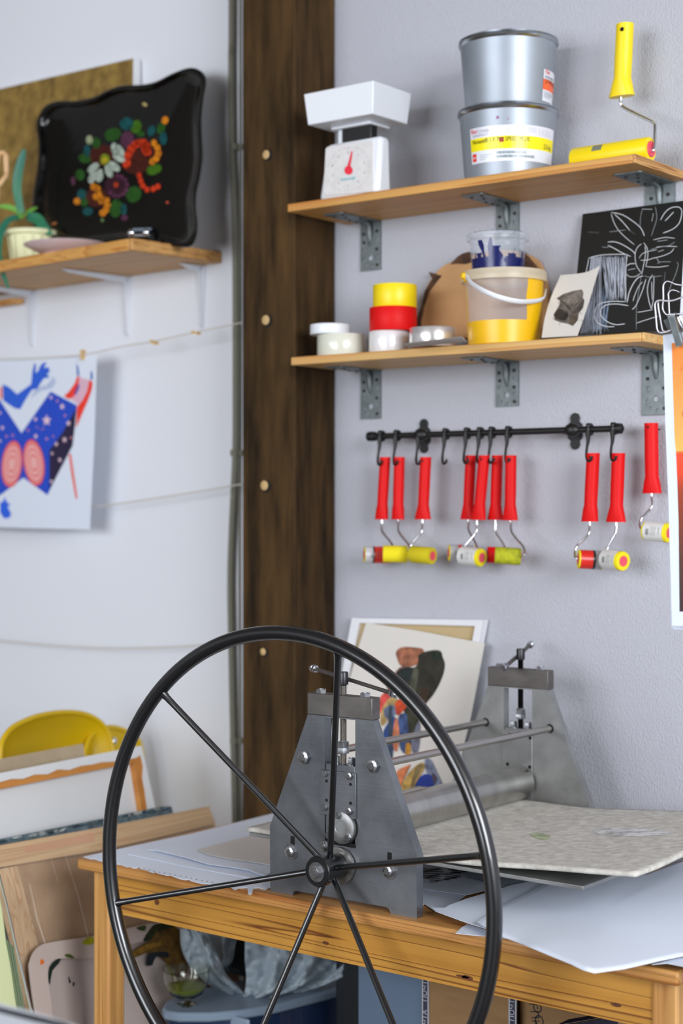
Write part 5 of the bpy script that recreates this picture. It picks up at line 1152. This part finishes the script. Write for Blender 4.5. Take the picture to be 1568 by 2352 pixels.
am([(960, 1250), (1000, 1160), (1060, 1090), (1110, 1060), (1130, 1090), (1080, 1180), (1030, 1270), (980, 1290)], (210, 172, 92)); am([(1070, 1090), (1120, 1080), (1060, 1200), (1030, 1250)], (140, 120, 80))
am([(1130, 1040), (1170, 1040), (1210, 1120), (1250, 1215), (1210, 1220), (1150, 1150)], (140, 150, 178)); am([(1060, 1240), (1090, 1170), (1130, 1140), (1180, 1150), (1200, 1200), (1170, 1240), (1100, 1270)], (36, 62, 156)); am([(1190, 1130), (1220, 1170), (1200, 1210), (1180, 1160)], (84, 74, 88))
b.build('painted_figure', t)

# ================================================================== LOWER LEFT: CANVASES, CHAIRS
def leanx(x_at, z_at=.73, k=.229): return plane3(Vector((x_at, 2, z_at)), Vector((x_at, 3, z_at)), Vector((x_at+k*z_at, 2, 0)))
Z4 = lambda P: Zt(P, 0, 1560, 3.015)
S1 = leanx(-2.40); dn = lambda pl, P, l=0: [pl.at(x, y, l) for x, y in P]
t = thing('stretcher_frame', 'raw wooden stretcher frame with brown hardboard, wrapped in clear film, left of the table', 'frame', S1.at(200, 2352))
b = B('stretcher'); b.prism(dn(S1, Z4([(-500, 1245), (0, 1150), (690, 1028), (1450, 880), (1492, 1005), (690, 1190), (0, 1305), (-500, 1412)])), -S1.n*.018); b.build('top_rail', t, bevel=.0015)
b = B('paint'); b.mark(S1, Z4([(165, 1160), (640, 1062), (650, 1066), (640, 1080), (655, 1088), (645, 1100), (658, 1110), (648, 1125), (175, 1208), (165, 1195), (178, 1185), (160, 1172)]), (204, 152, 112), .0003); b.build('finger_joint', t)
b = B('stretcher_z'); b.prism(dn(S1, [(-8, 1997), (41, 1988), (92, 2181), (140, 2420), (98, 2420), (45, 2200)]), -S1.n*.018); b.build('upright', t, bevel=.0015)
S1P = lambda y, z: S1.p+Vector((-(z-S1.p.z)*.229, y-S1.p.y, z-S1.p.z))
b = B('hardboard'); b.prism(dn(S1, [(10, 1975), (492, 1880)], -.0185)+[S1P(2.645, .01)-S1.n*.0185, S1P(2.06, .01)-S1.n*.0185], -S1.n*.004); b.build('hardboard_panel', t)
b = B('film'); o = [(-60, 1955), (484, 1850), (498, 1893)]
b.poly(dn(S1, o, .004)+[S1P(2.65, .02)+S1.n*.004, S1P(2.05, .02)+S1.n*.004]); b.build('clear_film', t)
b = B('paint')
for P, w_ in (([(68, 2030), (85, 2110), (108, 2180), (125, 2352)], 2.2), ([(150, 1965), (180, 2060), (202, 2150), (208, 2200)], 1.6), ([(118, 1975), (135, 2030)], 1.4)): b.stroke(S1, P, w_, (222, 206, 190), .0048)
b.build('film_crease', t)
S1b = leanx(-2.438)
b = B('paint_rough'); b.c = (104, 124, 132); o = Z4([(-300, 1165), (0, 1108), (600, 988), (1130, 880), (1185, 880), (1198, 918), (1320, 1800), (-300, 2300)]); b.prism(dn(S1b, o), -S1b.n*.012)
for k in range(40):
    x = rnd.uniform(0, 1150); b.blob(S1b, *Z4([(x, 1112-x*.203+rnd.uniform(6, 24))])[0], rnd.uniform(3, 12), rnd.uniform(1.5, 4), rnd.choice(((44, 70, 86), (160, 168, 166), (70, 92, 96), (190, 194, 190), (36, 60, 90))), .0004+k*.00001, -12)
tag(b.build('blue_grey_painting'), 'edge of a blue grey painted board between the white canvas and the raw wooden frame', 'painting')
S2 = leanx(-2.50)
t = thing('stretched_canvas', 'white canvas seen from behind with wavy folded margin and orange stretcher bars', 'canvas', S2.at(200, 2200))
OC = Z4([(-300, 712), (0, 650), (980, 460), (1075, 890), (1160, 1400), (1220, 2100), (-300, 2600)])
b = B('canvas'); b.prism(dn(S2, OC, -.016), -S2.n*.004); b.build('canvas_cloth', t)
b = B('orange_wood'); b.prism(dn(S2, Z4([(-300, 770), (0, 690), (960, 500), (990, 560), (935, 577), (0, 762), (-300, 830)])), -S2.n*.0155); b.build('top_bar', t)
b = B('orange_wood'); b.prism(dn(S2, Z4([(930, 577), (990, 560), (1020, 860), (1100, 1400), (1055, 1400), (975, 860)]), -.0002), -S2.n*.015); b.build('side_bar', t)
b = B('canvas'); top = [(-300, 712), (0, 650), (500, 553), (980, 460), (1075, 890), (1150, 1350)]
bot = [(1080, 1350), (1022, 900), (1002, 760), (988, 690), (992, 600), (975, 525), (940, 545), (860, 560), (790, 570), (700, 575), (640, 590), (560, 600), (480, 628), (400, 625), (330, 658), (240, 660), (160, 690), (80, 690), (0, 712), (-300, 775)]
b.prism(dn(S2, Z4(top+bot), .002), -S2.n*.0015); b.build('folded_margin', t)
S3 = leanx(-2.56); b = B('card'); b.prism(dn(S3, Z4([(-300, 610), (0, 552), (330, 490), (575, 446), (586, 530), (640, 900), (-300, 1100)])), -S3.n*.004)
tag(b.build('grey_board'), 'grey brown cardboard sheet standing between the yellow chair and the white canvas', 'board')
def chair(P, xc, depth, label, bolt=None):
    pl = plane3(Vector((xc, 2, .9)), Vector((xc, 3, .9)), Vector((xc+.10, 2, .45)))
    t = thing('moulded_chair', label, 'chair', pl.at(P[len(P)//2][0], 2000)*1.0)
    t.location.z = 0; BASE[t.name].z = 0
    E = sm2(P, 5); pts = [pl.at(x, y) for x, y in E]; zb = .46
    n = len(pts); a, c = pts[0], pts[-1]
    low = [Vector((p.x+.08, a.y+(c.y-a.y)*(k/(n-1)), zb)) for k, p in enumerate(pts)]
    # symmetric shell: rows from the rim inwards
    cen = (a+c)/2; cen.z = (a.z+c.z)/2
    b = B('chair'); rows = []
    for f in (1, .985, .95, .88, .75, .55, .3, .02):
        rows.append([b.V(cen+(p-cen)*f - pl.n*(depth*(1-f**3))) for p in pts])
    for r0, r1 in zip(rows, rows[1:]):
        for k in range(n-1): b.face((r0[k], r0[k+1], r1[k+1], r1[k]))
    # lower part down to the seat, then the seat
    L0 = [pts[0]] + [cen+(pts[0]-cen)*f-pl.n*(depth*(1-f**3)) for f in (.95, .75, .4)] + [cen-pl.n*depth] + [cen+(pts[-1]-cen)*f-pl.n*(depth*(1-f**3)) for f in (.4, .75, .95)] + [pts[-1]]
    R1 = [Vector((q.x+(.04 if 0 < k < 8 else .05), q.y, .60)) for k, q in enumerate(L0)]; R2 = [Vector((q.x+.10, q.y, .47 if 0 < k < 8 else .52)) for k, q in enumerate(L0)]; R3 = [Vector((q.x+.27, q.y, .45)) for q in L0]
    ids = [[b.V(q) for q in L] for L in (L0, R1, R2, R3)]
    for r0, r1 in zip(ids, ids[1:]):
        for k in range(8): b.face((r0[k], r0[k+1], r1[k+1], r1[k]))
    b.build('seat_shell', t, solid=.005, smooth=80)
    b = B('chair'); b.tube(pts, .0062, 10); b.build('rolled_rim', t)
    yy = sorted((a.y, c.y))
    for fx in (.06, .23):
        for y in (yy[0]+.05, yy[1]-.05):
            b = B('chrome'); x = a.x+fx; b.tube([(x, y, .45), (x+(-.03 if fx < .2 else .03), y+(.0), 0)], .009, 10); b.build('leg', t)
    if bolt:
        b = B('chrome'); c_ = pl.at(*bolt, .006); b.lathe([(.009, -.01), (.0095, 0), (.007, .004), (.001, .006)], c_, pl.n, 18); b.build('shell_bolt', t)
chair(Z4([(0, 800), (2, 560), (12, 440), (70, 350), (160, 295), (280, 252), (430, 230), (560, 237), (660, 275), (725, 335), (765, 420), (790, 560), (800, 800)]), -2.78, .07, 'mustard yellow moulded chair behind the leaning canvases')
chair(Z4([(560, 800), (590, 500), (640, 380), (740, 335), (820, 342), (890, 370), (940, 405), (968, 450), (985, 560), (985, 800)]), -2.80, .02, 'second mustard yellow chair mostly hidden behind the first one', (262, 1702))

Z10 = lambda P: Zt(P, 0, 1900, 3.733)
G1_ = leanx(-2.375)
t = thing('green_sheet_stack', 'stack of pale green sheets at the left edge beside the wrapped stretcher frame', 'sheets', G1_.at(20, 2352))
b = B('greensheet'); b.prism(dn(G1_, Z10([(-300, 500), (0, 590), (22, 690), (40, 820), (60, 990), (100, 1200), (150, 1560), (190, 1900), (-300, 1900)])), -G1_.n*.01); b.build('pale_sheet', t, bevel=.003)
for k in range(3):
    b = B('acrylic'); o_x = k*22; b.prism(dn(G1_, Z10([(58+o_x, 965+o_x), (72+o_x, 975+o_x), (168+o_x, 1560), (205+o_x, 1900), (190+o_x, 1900), (150+o_x, 1560)]), .0), -G1_.n*.008); b.build('green_edge', t)
b = B('chrome'); b.tube(dn(G1_, Z10([(-10, 400), (50, 640), (150, 1080), (265, 1570), (330, 1900)]), .006), .0022, 8); tag(b.build('acrylic_sheet_edge'), 'bright clear acrylic edge running beside the upright of the wrapped frame', 'acrylic sheet')

# palette tray
P1 = leanx(-2.335, .6, .229)
t = thing('plastic_palette', 'translucent plastic paint tray with green and yellow stains standing behind the table leg', 'palette', P1.at(250, 2352))
OP = closed2(Z10([(262, 1230), (268, 1150), (300, 1070), (360, 1010), (450, 985), (650, 955), (790, 935), (1060, 875), (1300, 825), (1480, 815), (1590, 880), (1640, 1000), (1680, 1500), (1700, 1900), (1000, 2000), (380, 2000), (310, 1600)]), 3)
IP = closed2(Z10([(408, 1250), (420, 1180), (455, 1140), (520, 1125), (790, 1118), (1100, 1010), (1330, 960), (1440, 990), (1480, 1100), (1520, 1500), (1560, 1850), (1000, 1900), (520, 1900), (440, 1500)]), 3)
b = B('palette'); b.c = (196, 180, 172); b.prism(dn(P1, OP), -P1.n*.006, [dn(P1, IP)]); b.build('tray_rim', t)
b = B('palette'); b.c = (186, 172, 166); b.prism(dn(P1, IP, -.012), -P1.n*.004)
a_ = dn(P1, IP, -.0005); c_ = dn(P1, IP, -.0125); a_ = [b.V(p) for p in a_]; c_ = [b.V(p) for p in c_]
for k in range(len(a_)): b.face((a_[k], a_[(k+1) % len(a_)], c_[(k+1) % len(a_)], c_[k]))
b.build('tray_floor', t)
for P, col, l in (([(415, 1290), (425, 1200), (470, 1145), (522, 1125), (500, 1175), (450, 1230), (428, 1350)], (24, 52, 40), -.010), ([(556, 1090), (600, 1088), (642, 1125), (570, 1115)], (84, 104, 30), .0006), ([(706, 985), (755, 942), (800, 945), (800, 1000), (730, 1008)], (180, 178, 20), .0006), ([(585, 1275), (598, 1300), (608, 1330), (592, 1335)], (40, 66, 54), -.011), ([(620, 1340), (640, 1325), (632, 1370)], (40, 66, 54), -.011), ([(345, 1140), (365, 1130), (380, 1160), (350, 1182)], (236, 120, 40), .0006),
   ([(1120, 1080), (1200, 1020), (1300, 960), (1280, 900), (1350, 850), (1450, 830), (1540, 880), (1590, 960), (1610, 1240), (1500, 1300), (1440, 1180), (1340, 1100), (1250, 1080), (1130, 1130)], (112, 82, 26), .0006), ([(1230, 960), (1280, 880), (1330, 830), (1450, 820), (1500, 850), (1400, 880), (1340, 900), (1300, 960), (1240, 980)], (48, 56, 24), .0009), ([(1250, 1180), (1270, 1090), (1340, 1070), (1440, 1070), (1440, 1120), (1340, 1110), (1310, 1180), (1270, 1190)], (26, 34, 42), .0010), ([(1120, 1085), (1220, 1020), (1350, 980), (1380, 1010), (1240, 1060), (1140, 1120)], (150, 112, 30), .0011), ([(1170, 860), (1250, 840), (1240, 890), (1190, 880)], (60, 80, 30), .0009), ([(1420, 1200), (1450, 1180), (1490, 1260), (1450, 1280)], (140, 130, 30), .0012)):
    b = B('paint_rough'); b.mark(P1, closed2(Z10(P), 2), col, l); b.build('paint_stain', t)

# ================================================================== UNDER THE TABLE
ZLd = .405
LP = [(372, 2314), (378, 2322), (410, 2327), (480, 2327), (560, 2320), (640, 2306), (760, 2275), (870, 2240), (900, 2228), (880, 2214), (820, 2212), (600, 2240), (420, 2280), (380, 2300)]
t = thing('storage_box', 'blue translucent storage box with blue grey lid under the table', 'box', (*PZ(600, 2300, ZLd).xy, 0))
lp_ = [PZ(x, y, ZLd) for x, y in LP]; cxy = sum(lp_, Vector())/len(lp_)
b = B('lidblue'); b.prism([cxy+(p-cxy)*1.0 for p in lp_], (0, 0, -.019)); b.build('box_lid', t, bevel=.005)
b = B('boxblue'); sk = [cxy+(p-cxy)*.96-Vector((0, 0, .0195)) for p in lp_]; b.hexa([cxy+(p-cxy)*.85+Vector((0, 0, .002-p.z)) for p in sk], sk); b.build('box_body', t)
c = PZ(548, 2337, ZLd-.012); b = B('lidblue'); b.box(c.x-.03, c.x+.03, c.y-.006, c.y+.001, c.z-.035, c.z+.002); b.build('lid_clip', t, bevel=.003)
c = PZ(428, 2309, ZLd); tb_ = (c-EYE).dot(F); r_ = 54*tb_/FPX
t = thing('glass_bowl', 'small glass bowl half full of green liquid standing on the blue grey lid', 'bowl', c)
b = B('glass'); b.lathe([(.001, .0005), (r_*.36, .0005), (r_*.38, .004), (r_*.14, .008), (r_*.3, .013), (r_*.72, .024), (r_*.95, .045), (r_, .070), (r_*.97, .0705), (r_*.92, .046), (r_*.69, .0265), (r_*.25, .0165), (.001, .0158)], c, n=56, capped=False); b.build('bowl_body', t)
b = B('greenwater'); b.lathe([(.001, .0162), (r_*.25, .017), (r_*.68, .0272), (r_*.84, .038), (.001, .038)], c, n=48, capped=False); b.build('green_liquid', t)
# plastic bag
def loft(b, A, Bc, tA, tB, folds, amp, ph=0, nu=70, nv=44):
    A, Bc = sm2(A, 8), sm2(Bc, 8)
    def samp(L, f): k = f*(len(L)-1); i = min(int(k), len(L)-2); g = k-i; return (L[i][0]*(1-g)+L[i+1][0]*g, L[i][1]*(1-g)+L[i+1][1]*g)
    def fn(u, v):
        a, c = samp(A, u), samp(Bc, u); x, y = a[0]*(1-v)+c[0]*v, a[1]*(1-v)+c[1]*v
        e = math.sin(math.pi*v)**.5
        return PT(x, y, tA+(tB-tA)*v-amp*e*(math.sin(folds*v*6.28+ph+2*u+.8*math.sin(5*u))+.35*math.sin(folds*14*v+5*u+ph))-.02*math.sin(math.pi*v)-.022*noise.fractal(Vector((x/60+ph*3, y/85, ph)), .8, 2.1, 4)-.010*abs(noise.noise(Vector((x/22+y/40, y/60+ph*5, 3.3)))))
    b.grid(fn, nu, nv)
b = B('bag')
loft(b, [(413, 2134), (417, 2180), (440, 2225), (480, 2262), (520, 2285), (562, 2296)], [(452, 2128), (485, 2165), (505, 2205), (520, 2238), (545, 2262), (566, 2285)], 3.30, 3.27, 1.3, .012)
loft(b, [(450, 2128), (468, 2150), (490, 2185), (498, 2230)], [(545, 2145), (540, 2170), (532, 2210), (500, 2232)], 3.38, 3.34, 1.2, .014, 2)
loft(b, [(563, 2146), (562, 2200), (565, 2250), (556, 2290), (516, 2310)], [(842, 2200), (838, 2222), (800, 2245), (720, 2275), (560, 2316)], 3.26, 3.30, 3.2, .014, 1)
tag(b.build('plastic_bag', smooth=75), 'crumpled white plastic bag lying on the blue box under the table', 'bag')
b = B('bag_dark'); c = PT(530, 2290, 3.40); c.z = ZLd; b.box(c.x-.07, c.x+.10, c.y+.0, c.y+.06, ZLd+.001, ZLd+.14); tag(b.build('dark_hollow_filler', bevel=.01), 'dark package showing through the opening of the white plastic bag', 'filler')  # dark box added to stand for the dark hollow of the bag
def crate(x0p, x1p, Y, dep, zt, mname, name, label, cat='box'):
    x0, x1 = XY(x0p, Y), XY(x1p, Y); t = thing(name, label, cat, ((x0+x1)/2, Y+dep/2, 0)); b = B(mname); b.box(x0, x1, Y, Y+dep, .001, zt); b.build('box_body', t, bevel=.002); return t, x0, x1
b = B('bin'); a, c = PT(742, 2300, 3.42), PT(868, 2300, 3.42); x0, x1, Yb = a.x+.02, c.x, 2.50
XB0, XB1 = XY(770, 2.585), XY(838, 2.585)
b.box(XB0, XB1, 2.585, 2.61, .001, .50)  # thin black slab put in for the dark bin
tag(b.build('dark_bin_slab', bevel=.003), 'black upright folder between the plastic bag and the blue grey box', 'slab')
t, x0, x1 = crate(822, 968, 2.44, .16, .62, 'bluepanel', 'blue_grey_box', 'tall blue grey box standing under the table left of the cardboard boxes')
def tape_strip(t, px0, px1, Y, string):
    x0, x1 = XY(px0, Y), XY(px1, Y); b = B('paint'); b.c = (176, 178, 184); b.box(x0, x1, Y-.0022, Y-.0004, .05, .619)
    b.c = (52, 54, 76); b.box(x0+.003, x1-.003, Y-.0027, Y-.0022, .05, .619)
    for k in range(5): b.text(string, .0135, lambda u, v: Vector(((x0+x1)/2+.004-v, Y-.0030, .30+k*.062+u)), (190, 192, 200))
    b.build('packing_tape', t)
t, x0, x1 = crate(969, 1171, 2.43, .20, .60, 'cardboard', 'cardboard_box', 'plain brown cardboard box with dark lettered packing tape down both edges')
tape_strip(t, 970, 986, 2.43, 'ПОЧТА'); tape_strip(t, 1169, 1187, 2.43, 'ПОЧТА')
t, x0, x1 = crate(1192, 1480, 2.45, .14, .60, 'cardboard', 'cardboard_box', 'brown cardboard box with black printed letters at the right end under the table')
b = B('paint')
for s, px, z0, sz in (('OCKO', 1222, .42, .026), ('ЕГПК', 1213, .43, .022)):
    x = XY(px, 2.4498); b.text(s, sz, lambda u, v: Vector((x+v*.98+u*.16, 2.4494, z0+.10-u*.98+v*.16)), (46, 44, 46))
b.build('printed_letters', t)
t = thing('dark_parcel', 'parcel with dark blue taped top edge at the bottom right under the table', 'parcel', PT(1370, 2352, 2.55)*1.0); t.location.z = 0; BASE[t.name].z = 0
q0, q1 = PT(1270, 2360, 2.60), PT(1420, 2334, 2.64); dq = (q1-q0); dq.z = 0; nq = Vector((0, .06, 0))
b = B('cardboard'); b.hexa([(q0.x, q0.y, .001), (q1.x, q1.y, .001), (q1.x, q1.y+.05, .001), (q0.x, q0.y+.05, .001)], [q0, q1, q1+nq*.8, q0+nq*.8]); b.build('parcel_body', t)
b = B('paint'); b.c = (28, 28, 52); up = Vector((0, 0, .0012)); b.poly([q0+up, q1+up, q1+nq*.8+up, q0+nq*.8+up]); b.poly([q0+Vector((0, -.001, 0)), q1+Vector((0, -.001, 0)), q1+Vector((0, -.001, -.02)), q0+Vector((0, -.001, -.02))])
b.c = (200, 204, 208); b.poly([q0+up*1.5, q1+up*1.5, q1+nq*.1+up*1.5, q0+nq*.1+up*1.5]); b.build('lettered_tape', t)

# ================================================================== RIGHT EDGE: POSTER AND CLIPS
YP = 2.15; pl = plane3(Vector((-1.2, YP, 1.5)), Vector((-.9, YP-.01, 1.5)), Vector((-1.2, YP+.004, 1.0)))
t = thing('hanging_poster', 'white bordered orange and red art print hanging at the right edge', 'poster', pl.at(1600, 1437))
b = B('paper'); b.prism([pl.at(x, y) for x, y in sm2([(1522, 770), (1524.5, 860), (1527, 960), (1531, 1060), (1535, 1160), (1537.5, 1260), (1540.5, 1340), (1541, 1375), (1543, 1437)], 3)+[(1640, 1441), (1640, 752)]], -pl.n*.0006); b.build('poster_sheet', t)
b = B('paint'); lx = [(788, 1542), (880, 1544.8), (1003, 1548.5), (1039, 1552), (1102, 1554.7), (1200, 1558), (1405, 1560)]
def le(y):
    for (a, xa), (c, xc) in zip(lx, lx[1:]):
        if y <= c: return xa+(xc-xa)*(y-a)/(c-a)
    return lx[-1][1]
key = [(788, (236, 132, 50)), (870, (228, 150, 72)), (1000, (230, 176, 92)), (1036, (236, 186, 90)), (1038, (214, 120, 40)), (1042, (252, 80, 44)), (1085, (232, 70, 38)), (1130, (160, 62, 32)), (1200, (128, 58, 38)), (1300, (84, 54, 44)), (1400, (62, 40, 44)), (1405, (70, 20, 50))]
for (y0, c0), (y1, c1) in zip(key, key[1:]):
    m = max(1, int((y1-y0)/6))
    for k in range(m):
        a, c = y0+(y1-y0)*k/m, y0+(y1-y0)*(k+1)/m; b.mark(pl, [(le(a), a), (1630, a-(1630-le(a))*.03), (1630, c-(1630-le(c))*.03), (le(c), c)], tuple(c0[j]+(c1[j]-c0[j])*(k+.5)/m for j in range(3)), .0002)
for P, w_ in (([(1562, 846), (1568, 850)], 1.5), ([(1566, 836), (1563, 858)], 1.3), ([(1566, 945), (1568, 958)], 3), ([(1544, 857), (1566, 854)], .6)): b.stroke(pl, P, w_, (226, 84, 50) if w_ > 1 else (240, 210, 170), .0005)
b.build('printed_picture', t)
b = B('paper'); p2 = Plane(pl.p-pl.n*.03, pl.n); b.prism([p2.at(x, y) for x, y in ((1569, 590), (1566, 645), (1560, 735), (1640, 740), (1640, 590))], -pl.n*.0006)
tag(b.build('paper_sheet'), 'narrow strip of white paper above the poster at the right edge', 'paper')
b = B('paper'); p2 = Plane(pl.p-pl.n*.02, pl.n); b.prism([p2.at(x, y) for x, y in ((1538, 1300), (1540, 1440), (1548, 1446), (1640, 1446), (1640, 1300))], -pl.n*.0006)
tag(b.build('paper_sheet'), 'white sheet just peeping out behind the lower edge of the orange poster', 'paper')
ZC = lambda P: Zt(P, 1400, 620, 9.333); TCl = 2.33
def wirep(P, dt=0, dd=0): Q = ZC(P); return smooth([PT(x, y, TCl+dt+dd*k/len(Q)) for k, (x, y) in enumerate(Q)], 5)
t = thing('metal_clip', 'chrome wire clip with grey ridged jaws holding the orange poster', 'clip', PT(1550, 760, TCl))
b = B('clipwire'); b.tube(wirep([(1650, 550), (1500, 600), (1350, 655), (1200, 665), (1080, 650), (1000, 672), (965, 740), (978, 900), (1000, 1150), (1015, 1280), (1065, 1345), (1200, 1330), (1300, 1290), (1380, 1270)]), .00125, 10); b.build('wire_loop', t)
b = B('clipwire'); b.tube(wirep([(1500, 620), (1250, 655), (1090, 655), (1035, 690), (1045, 850), (1090, 1100), (1120, 1260), (1150, 1315), (1260, 1320)], .012), .00125, 10); b.build('wire_loop', t)
jp = Plane(PT(1540, 750, TCl-.004), EYE-PT(1540, 750, TCl)+R*.2)
b = B('galv'); b.prism([jp.at(x, y) for x, y in ZC([(1235, 985), (1385, 950), (1562, 1620), (1425, 1662)])], -jp.n*.004); b.build('ridged_jaw', t, bevel=.0004)
b = B('dark_steel')
for k in range(7):
    x = 1262+k*18; b.prism([jp.at(u, v, .0004) for u, v in ZC([(x, 1000), (x+6, 1000), (x+6+168, 1630), (x+168, 1632)])], -jp.n*.0005)
b.build('jaw_ridge', t)
b = B('chrome'); b.prism([jp.at(x, y, .0015) for x, y in ZC([(1400, 905), (1425, 925), (1600, 1600), (1580, 1620)])], -jp.n*.006); b.build('polished_edge', t)
b = B('galv'); b.prism([jp.at(x, y, -.012) for x, y in ZC([(1155, 1085), (1225, 1045), (1320, 1270), (1250, 1290)])], -jp.n*.003); b.build('ridged_jaw', t)
b = B('chrome'); b.tube([jp.at(x, y, -.004) for x, y in ZC([(1480, 1000), (1600, 1230)])], .0042, 14); b.build('spring_barrel', t)
t = thing('metal_clip', 'second chrome wire clip behind the first, its loops rising above it', 'clip', PT(1535, 700, TCl+.05))
b = B('clipwire'); b.tube(wirep([(1680, 310), (1568, 325), (1480, 322), (1380, 300), (1300, 262), (1220, 245), (1165, 285), (1143, 350), (1146, 600), (1130, 790), (1145, 880), (1200, 952), (1300, 955), (1568, 938), (1700, 930)], .04), .00128, 10); b.build('wire_loop', t)
b = B('clipwire'); b.tube(wirep([(1680, 480), (1530, 490), (1400, 440), (1310, 438), (1255, 500), (1260, 620), (1275, 930), (1300, 960)], .05), .00128, 10); b.build('wire_loop', t)
b = B('galv'); p4_ = Plane(PT(1560, 725, TCl+.045), EYE-PT(1560, 725, TCl)); b.prism([p4_.at(x, y) for x, y in ZC([(1300, 930), (1700, 920), (1700, 960), (1300, 968)])], -p4_.n*.006); b.build('jaw', t)

# ================================================================== NEAR LEFT CORNER TABLE
t = thing('side_table', 'blurred white table corner with a dark edge band at the bottom left', 'table', PZ(-60, 2420, .86)*1.0); t.location.z = 0; BASE[t.name].z = 0
P = [(-160, 2262), (0, 2303), (90, 2326), (200, 2362), (330, 2430), (330, 2700), (-300, 2700)]
b = B('whitetray'); b.prism([PZ(x, y, .862) for x, y in P], (0, 0, -.004)); b.build('table_top', t, bevel=.0015)
b = B('bin'); b.prism([PZ(x, y, .862)+Vector((0, 0, .0001)) for x, y in ((-160, 2275), (0, 2316), (90, 2337), (150, 2352), (230, 2400), (215, 2400), (130, 2358), (80, 2347), (0, 2326), (-160, 2287))], (0, 0, .0012)); b.build('dark_edge_band', t)
for x, y in ((-120, 2500), (200, 2520)):
    q = PZ(x, y, .85); b = B('white_metal'); b.cyl((q.x, q.y, 0), (q.x, q.y, .858), .012, n=12); b.build('leg', t)
